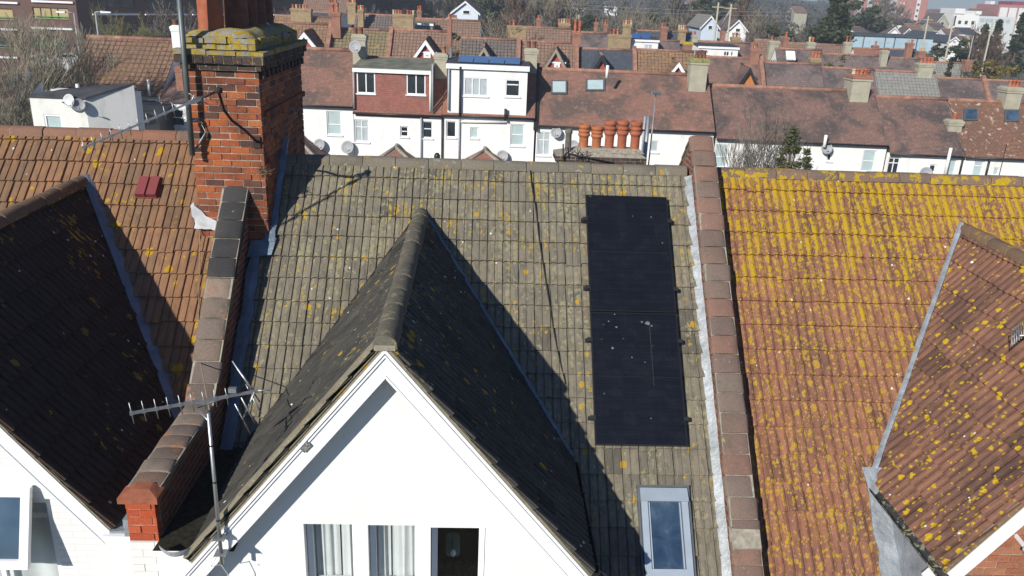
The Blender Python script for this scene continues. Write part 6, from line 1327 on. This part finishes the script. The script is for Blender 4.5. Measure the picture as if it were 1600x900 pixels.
def lamp(label, x0, y0, x1, y1, q, arm):
    a = gp(x1, y1, q); t = gp(x0, y0, q); root = thing('street_lamp', (a.x, a.y, -2), label, 'street lamp', 'street lamps'); m_ = MB(); m_.tube([(a.x, a.y, -2), (a.x, a.y, 1.2), (t.x, t.y, t.z)], .10, 7, r2=.06); m_.build('pole', FM['dish'], root)
    e = t+HR*arm+V3((0, 0, .05)); m_ = MB(); m_.tube([t, e], .05, 6); m_.build('arm', FM['dish'], root); m_ = MB(); s = 1 if arm > 0 else -1; m_.hexa([e+HR*(s*u)+HF*v+V3((0, 0, w_)) for u, v, w_ in [(-.1, -.12, -.1), (.6, -.08, -.06), (.6, .08, -.06), (-.1, .12, -.1), (-.1, -.1, .06), (.6, -.06, .02), (.6, .06, .02), (-.1, .1, .06)]]); m_.build('lamp_head', plain('pale_lamp_head', (.55, .56, .57), .4, .5), root)
lamp('grey street lamp rising above the ridge of the brown tiled house', 149, 19, 153.5, 57, 60, .5)
lamp('tall street lamp with a long arm before the lit office face', 115.5, 20, 124, 82, 66, -.75)
lamp('leaning grey street lamp between the dark evergreens at the right', 1521, 56, 1513, 97, 105, -1.2)
def upole(label, x0, y0, x1, y1, q, cross=True):
    a = gp(x1, y1, q); t = gp(x0, y0, q); root = thing('utility_pole', (a.x, a.y, -2), label, 'utility pole', 'wooden utility poles'); m_ = MB(); m_.tube([(a.x, a.y, -2), t], .16, 7, r2=.10); m_.build('pole', plain('weathered_pole', (.40, .37, .29), .9, .2), root)
    if cross: m_ = MB(); c = t-V3((0, 0, .5)); m_.bar(c-HR*.7, c+HR*.7, .12, .12); m_.build('crossarm', plain('weathered_arm', (.36, .31, .22), .9, .2), root)
upole('left one of the paired wooden poles in front of the pale blue gable', 1123, 4, 1117, 46, 100); upole('right braced wooden pole in front of the pale blue gable', 1143, 6, 1138, 56, 100)
br_ = MB(); br_.tube([gp(1142, 14, 100), gp(1126, 42, 101)], .1, 5); tag(br_.build('pole_stay', FM['dish'], None), 'slanting timber stay of the paired poles', 'pole stay')
upole('tall plain wooden pole left of the white modern block', 1491, 26, 1482, 65, 110, False); upole('yellowish wooden pole before the red tower block', 1451, 25, 1446, 60, 120); upole('pale wooden pole among the dark conifers', 1551, 36, 1546, 58, 112, False)
wr = MB()
for dy in (0, 6): wr.tube([gp(880+60*k, 6+dy+2.2*k+3*math.sin(k/6*3.14), 100) for k in range(7)], .015, 4)
tag(wr.build('overhead_wire', FM['dish'], None), 'pair of thin overhead wires strung through the poles', 'wire')
fe = thing('railing_fence', gp(100, 95, 70), 'blue green metal fence in front of the brick office', 'fence'); a0, b0 = gp(58, 96, 70), gp(137, 99, 70); m_ = MB(); d_ = (b0-a0)/60
for k in range(61): p = a0+d_*k; m_.bar((p.x, p.y, p.z-.8), (p.x, p.y, p.z+.7), .05, .05, (0, 1, 0))
m_.build('railing', plain('teal_railing', (.06, .22, .17), .5, .4), fe); m_ = MB(); [m_.bar(a0+V3((0, 0, h)), b0+V3((0, 0, h)), .06, .08) for h in (-.6, .5)]; m_.build('rail', plain('teal_rail', (.07, .25, .2), .5, .4), fe)
def car(label, x, y, q, rz, col):
    c = gp(x, y, q); g = c; root = thing('parked_car', (g.x, g.y, g.z), label, 'car', 'parked cars at the left'); pr = [(-2.1, .35), (-2.1, .75), (-1.95, .9), (-1.3, 1.0), (-.75, 1.42), (.75, 1.45), (1.45, 1.0), (2.05, .92), (2.12, .6), (2.1, .35)]; ca, sa = math.cos(rz), math.sin(rz)
    fr_ = lambda u, v, z: V3((g.x+u*ca-v*sa, g.y+u*sa+v*ca, g.z+z)); m_ = MB(); m_.grid([[fr_(u, v*(1-.12*(z > 1.2)), z) for u, z in pr] for v in (-.85, -.8, .8, .85)], 0, False); m_.face([fr_(u, -.85*(1-.12*(z > 1.2)), z) for u, z in pr]); m_.face([fr_(u, .85*(1-.12*(z > 1.2)), z) for u, z in pr][::-1]); m_.build('body', plain('car_paint', col, .25, .6, var=.05), root)
    w_ = MB()
    for s in (-1, 1): w_.face([fr_(u, s*.80, z) for u, z in [(-1.15, 1.02), (-.72, 1.36), (.7, 1.38), (1.25, 1.02)]])
    w_.build('side_window', FM['glass'], root, fixn=False)
    for u in (-1.3, 1.35):
        for s in (-1, 1): t = MB(); t.lathe([(0, -.1), (.22, -.1), (.32, -.08), (.32, .08), (.22, .1), (0, .1)], fr_(u, s*.8, .32), 12, 0, (-sa, ca, 0)); t.build('wheel', M['black'], root)
car('blue parked car behind the bare trees', 78, 142, 52, .5, (.04, .10, .26)); car('white parked car behind the brown roof edge', 103, 115, 60, .3, (.7, .7, .7)); car('dark blue parked car beside the blue one', 92, 150, 50, .5, (.02, .03, .07)); car('dull red parked car below the bare tree at the left', -8, 158, 62, .7, (.20, .03, .04))

# ------------------------------------------------------------------ far town at the right
def block(name, label, cat, x0, x1, yt, q, dep, wall, band=None, wins=None, yb=None, group=None, flat=True, skew=0):
    p0, zt = far(x0, yt, q); p1, _ = far(x1, yt, q); _, zt = far((x0+x1)/2, yt, q); root = thing(name, W((p0+p1)/2, q+dep/2, -2), label, cat, group); f = frq(q); m_ = MB(); g = min(gz(p0, q), gz(p1, q))-3; wall_openings(m_, f, p0, p1, g, zt, [], .1); m_.box(p0, p1, .02, dep, g, zt-.02, 0, f); m_.build('wall', wall, root, autouv=True); return root, p0, p1, zt, g, f
tw_, p0, p1, zt, g, f = block('tower_block', 'red brick tower block with pale window strips', 'tower block', 1347, 1462, -55, 430, 22, brick_tex('tower_red_brick', (.46, .20, .15), (.42, .18, .135), (.44, .24, .19), 2, 2.7, .05, .05))
wd = p1-p0; gl = plain('pale_panel_windows', (.45, .48, .46), .5, .5, var=.4, sc=.8); wp = plain('white_balcony_panel', (.72, .72, .70), .7, .3, var=.05)
for a, b in ((.02, .085), (.165, .235), (.345, .42), (.50, .575)):
    s_ = MB(); s_.box(p0+wd*a, p0+wd*b, -.25, -.01, g, zt, 0, f); s_.build('window_strip', gl, tw_); w2 = MB()
    z = zt-1
    while z > 2: w2.box(p0+wd*(a+.012), p0+wd*(b-.012), -.32, -.26, z-1.3, z, 0, f); z -= 2.7
    w2.build('window_pane', FM['glass'], tw_)
bl = MB(); z = zt-.6
while z > 3: bl.box(p0+wd*.425, p0+wd*.495, -1.3, -.02, z-1.1, z, 0, f); z -= 2.7
bl.build('balcony', wp, tw_); w3 = MB(); z = zt-.9
while z > 6:
    for u in (.62, .66): w3.box(p0+wd*u, p0+wd*(u+.018), -.08, -.01, z-1.1, z, 0, f)
    z -= 2.7
w3.build('small_window', wp, tw_); s4 = MB(); s4.box(p0+wd*.845, p0+wd*.895, -.15, -.01, g, zt, 0, f); s4.build('white_strip', wp, tw_); w5 = MB(); z = zt-1.2
while z > 4: w5.box(p0+wd*.856, p0+wd*.884, -.22, -.16, z-1.0, z, 0, f); z -= 2.7
w5.build('stair_window', FM['glass'], tw_)
sd, p0, p1, zt, g, f = block('industrial_shed', 'long pale blue shed with a dark gutter line', 'shed', 1334, 1459, 58, 150, 14, plain('pale_blue_cladding', (.36, .50, .58), .6, .4, var=.10, sc=.5)); m_ = MB(); m_.box(p0-.2, p1+.2, -.25, .5, zt, zt+.35, 0, f); m_.box(p0, p1, .5, 14, zt, zt+.2, 0, f); m_.build('gutter', FM['slate'], sd); m_ = MB(); [m_.box(p0+(p1-p0)*t-.06, p0+(p1-p0)*t+.06, -.1, -.01, g, zt-.02, 0, f) for t in (.13, .4, .52, .8)]; m_.build('downpipe', FM['slate'], sd); [(lambda m_: (m_.box(p0+(p1-p0)*t, p0+(p1-p0)*t+.5, -.05, -.01, zt-1.1, zt-.6, 0, f), m_.build('high_window', FM['net'], sd)))(MB()) for t in [.1+.08*k for k in range(11)]]
wb_, p0, p1, zt, g, f = block('modern_block', 'white cubic modern block with stair tower and square windows', 'building', 1491, 1531, 22, 260, 14, FM['white']); m_ = MB(); m_.box(p0, p0+(p1-p0)*.38, .0-.3, 9, zt, zt+1.5, 0, f); m_.box(p1-(p1-p0)*.18, p1+.3, -.3, 9, zt, zt+1.0, 0, f); m_.build('stair_tower', FM['white'], wb_); w_ = MB(); [w_.box(p0+(p1-p0)*t, p0+(p1-p0)*t+.85, -.06, -.01, zt-k-1.0, zt-k, 0, f) for t in (.22, .48, .74) for k in (1.9, )]; w_.box(p0+.3, p0+.8, -.06, -.01, zt-3.5, zt-.6, 0, f); w_.build('window', FM['glass'], wb_)
w6, p0, p1, zt, g, f = block('low_block', 'long low white block right of the modern block', 'building', 1530, 1588, 26, 285, 12, FM['cream'] if False else plain('pale_grey_render', (.60, .64, .62), .8, .2, var=.08)); w_ = MB(); [w_.box(p0+(p1-p0)*t, p0+(p1-p0)*t+1.3, -.06, -.01, zt-1.9, zt-.7, 0, f) for t in (.05, .18, .30, .45, .6, .75)]; w_.build('window', FM['net'], w6)
rb_, p0, p1, zt, g, f = block('office_block', 'red banded office block with white window bays at the right edge', 'office', 1562, 1625, 8, 400, 20, plain('faded_red_cladding', (.40, .17, .15), .8, .2, var=.08)); m_ = MB(); 
for t in (.03, .26, .5, .74): m_.box(p0+(p1-p0)*t, p0+(p1-p0)*(t+.19), -.4, -.01, g, zt-1.3, 0, f)
m_.build('window_bay', FM['white'], rb_); m_ = MB(); m_.box(p0+(p1-p0)*.4, p1, 3, 15, zt, zt+1.6, 0, f); m_.build('plant_room', plain('dark_red_plant_room', (.22, .03, .04), .7, .3), rb_)
pb_, p0, p1, zt, g, f = block('far_block', 'distant pale grey block behind the red banded offices', 'building', 1537, 1560, 7, 520, 15, plain('distant_grey', (.5, .48, .46), .8, .2)); m_ = MB(); m_.box(p0+(p1-p0)*.55, p0+(p1-p0)*.85, 2, 8, zt, zt+2, 0, f); m_.build('plant_room', FM['white'], pb_)
def cottage(label, x0, x1, ye, yr, q, roof, wall, gable=False, dep=5, chim=None, group='houses of the far town'):
    xm = (x0+x1)/2; p0, _ = far(x0, ye, q); p1, _ = far(x1, ye, q); _, ze = far(xm, ye, q); root = thing('distant_house', W((p0+p1)/2, q+dep, -2), label, 'house', group)
    if gable:   # gable end towards the viewer
        _, zr = far(xm, yr, q); pm = (p0+p1)/2; f = frq(q); m_ = MB(); m_.face([f(p0, 0, -4), f(p1, 0, -4), f(p1, 0, ze), f(pm, 0, zr), f(p0, 0, ze)]); m_.face([f(p1, 0, -4), f(p1, dep*2, -4), f(p1, dep*2, ze), f(p1, 0, ze)]); m_.face([f(p0, 0, -4), f(p0, 0, ze), f(p0, dep*2, ze), f(p0, dep*2, -4)]); m_.build('wall', wall, root, autouv=True, fixn=False)
        r_ = MB()
        for s, pp in ((-1, p0), (1, p1)): r_.poly([f(pm, -.3, zr+.1), f(pp+s*.3, -.3, ze-.1), f(pp+s*.3, dep*2, ze-.1), f(pm, dep*2, zr+.1)], (0, 0, .15))
        r_.build('roof', FM[roof], root, autouv=True); b_ = MB()
        for s, pp in ((-1, p0), (1, p1)): b_.poly([f(pm, -.34, zr+.12), f(pp+s*.3, -.34, ze-.08), f(pp+s*.3, -.34, ze-.3), f(pm, -.34, zr-.12)], HF*.03)
        b_.build('bargeboard', M['board'], root); w_ = px_windows(root, q, [((x0+xm)/2+.15*(x1-x0), xm+.18*(x1-x0), (ye+yr)/2+(ye-yr)*.25, ye+(ye-yr)*.15, (1,), (1,), 'glass')]); a, b, c, d, co_, ro, pn = w_[0]; window(root, frq(q-.08), a, b, c, d, co_, ro, .08, .05, .04, M['upvc'], FM['glass'], False)
    else: _, zr = far(xm, yr, q+dep); pitched(root, p0, p1, q, ze, q+dep, zr, FM[roof], wall, wallz=-4)
    if chim:
        for c in chim: far_chimney(root, c[0], c[1], c[2], c[3], q+dep*.8, c[4] if len(c) > 4 else FM['redbrick'], c[5] if len(c) > 5 else (), 4, .8)
    return root
lb = plain('pale_blue_render', (.52, .60, .68), .85, .2, var=.08)
cottage('white house with a big pale gable half hidden by bare trees', 707, 747, 20, 3, 118, 'slate_pur', wall_paint('pale_blue_white_render', (.62, .68, .74), (.5, .5, .5), .1), True)
cottage('pale blue gabled house behind the paired wooden poles', 1096, 1122, 44, 26, 125, 'greytile', lb, True)
cottage('white gabled house right of the braced wooden pole', 1138, 1166, 48, 32, 128, 'slate_pur', FM['white'], True)
cottage('tiny red roofed house on the hillside left of the tall conifer', 1242, 1262, 20, 11, 300, 'brown', FM['cream'])
cottage('pale house with long roof at the foot of the hill', 1336, 1360, 50, 42, 165, 'greybrown', FM['white'])
cottage('white walled house with dark roof above the blue shed', 1352, 1392, 54, 44, 185, 'slate', FM['white'], chim=[(1374, 1380, 39, 48, FM['cream'])])
cottage('first grey white gabled house in the row above the blue shed', 1384, 1407, 55, 43, 175, 'greybrown', FM['white'], True, chim=[(1404, 1409, 40, 50, FM['white'])])
cottage('second grey white gabled house in the row above the blue shed', 1407, 1428, 58, 45, 175, 'greybrown', FM['cream'], True)
cottage('house with dark slate roof under the tower block', 1396, 1432, 38, 29, 240, 'slate', FM['cream'])
cottage('brown roofed house with red chimneys before the tower foot', 1424, 1448, 56, 38, 200, 'brown', FM['redbrick'], chim=[(1428, 1433, 36, 46)])
cottage('pale gabled bungalow beside the clipped round tree', 1448, 1474, 62, 52, 160, 'slate', FM['white'], True)
cottage('brown gabled house right of the tower foot', 1462, 1482, 38, 22, 250, 'greybrown', FM['cream'], True)
cottage('dark roofed house left of the tall plain pole', 1460, 1482, 46, 36, 215, 'slate_pur', FM['cream'])
cottage('dark roofed villa with white bay below the modern block', 1484, 1512, 62, 46, 190, 'slate_pur', FM['white'], chim=[(1486, 1490, 48, 58, FM['white'])])
cottage('white house with small windows left of the evergreens', 1481, 1500, 66, 58, 150, 'slate', FM['white'], True)
cottage('grey roofed house under the white modern block', 1506, 1532, 54, 44, 200, 'slate', FM['cream'])
cottage('red roofed house behind the white modern block', 1524, 1552, 22, 14, 350, 'brown', FM['redbrick'])
cottage('brown house on the skyline right of the tower block', 1460, 1492, 22, 15, 420, 'clay_dark', FM['redbrick'])
cottage('low red house on the skyline beside the white block', 1528, 1562, 26, 20, 330, 'clay_red', FM['redbrick'])
rr = random.Random(5)
for k, (x, y, q, rf, wl) in enumerate([(905, 5, 330, 'brown', 'white'), (955, 3, 360, 'greybrown', 'white'), (1072, 6, 300, 'slate', 'white'), (1085, 1, 380, 'brown', 'white'), (1155, 4, 300, 'greybrown', 'white'), (630, 3, 280, 'brown', 'cream'), (1245, 56, 190, 'greytile', 'white'), (1231, 54, 195, 'slate', 'cream')]):
    cottage(['white house on the wooded hill above the slate roof', 'small white house on the wooded hill above the ochre chimneys', 'slate roofed house among the trees above the blue gable', 'red roofed house among the trees above the blue gable', 'white house in the trees right of the paired poles', 'small cream house high in the trees above the buff chimneys', 'pale sheds behind the two thin red chimneys and bare shrubs', 'low slate shed behind the belt of trees'][k], x-10, x+10, y+6, y, q, rf, FM[wl])
# ------------------------------------------------------------------ air
hm = bpy.data.materials.new('thin_air'); hm.use_nodes = True; ht = hm.node_tree; ht.nodes.clear()
hv = ht.nodes.new('ShaderNodeVolumePrincipled'); hv.inputs['Color'].default_value = (.82, .90, 1, 1); hv.inputs['Density'].default_value = .0009; hv.inputs['Anisotropy'].default_value = .1
ho = ht.nodes.new('ShaderNodeOutputMaterial'); ht.links.new(hv.outputs[0], ho.inputs['Volume'])
hb = MB(); hb.box(-1650, 1650, -200, 1550, -8, 75); kind(hb.build('haze', hm, None), 'stuff')
cy.volume_bounces = 0; cy.volume_step_rate = 1; cy.volume_max_steps = 64
# ------------------------------------------------------------------ finish
for o in bpy.data.objects:
    if o.type == 'MESH' and o.parent is None and not o.get('kind') and not o.get('label'): print('UNTAGGED', o.name)
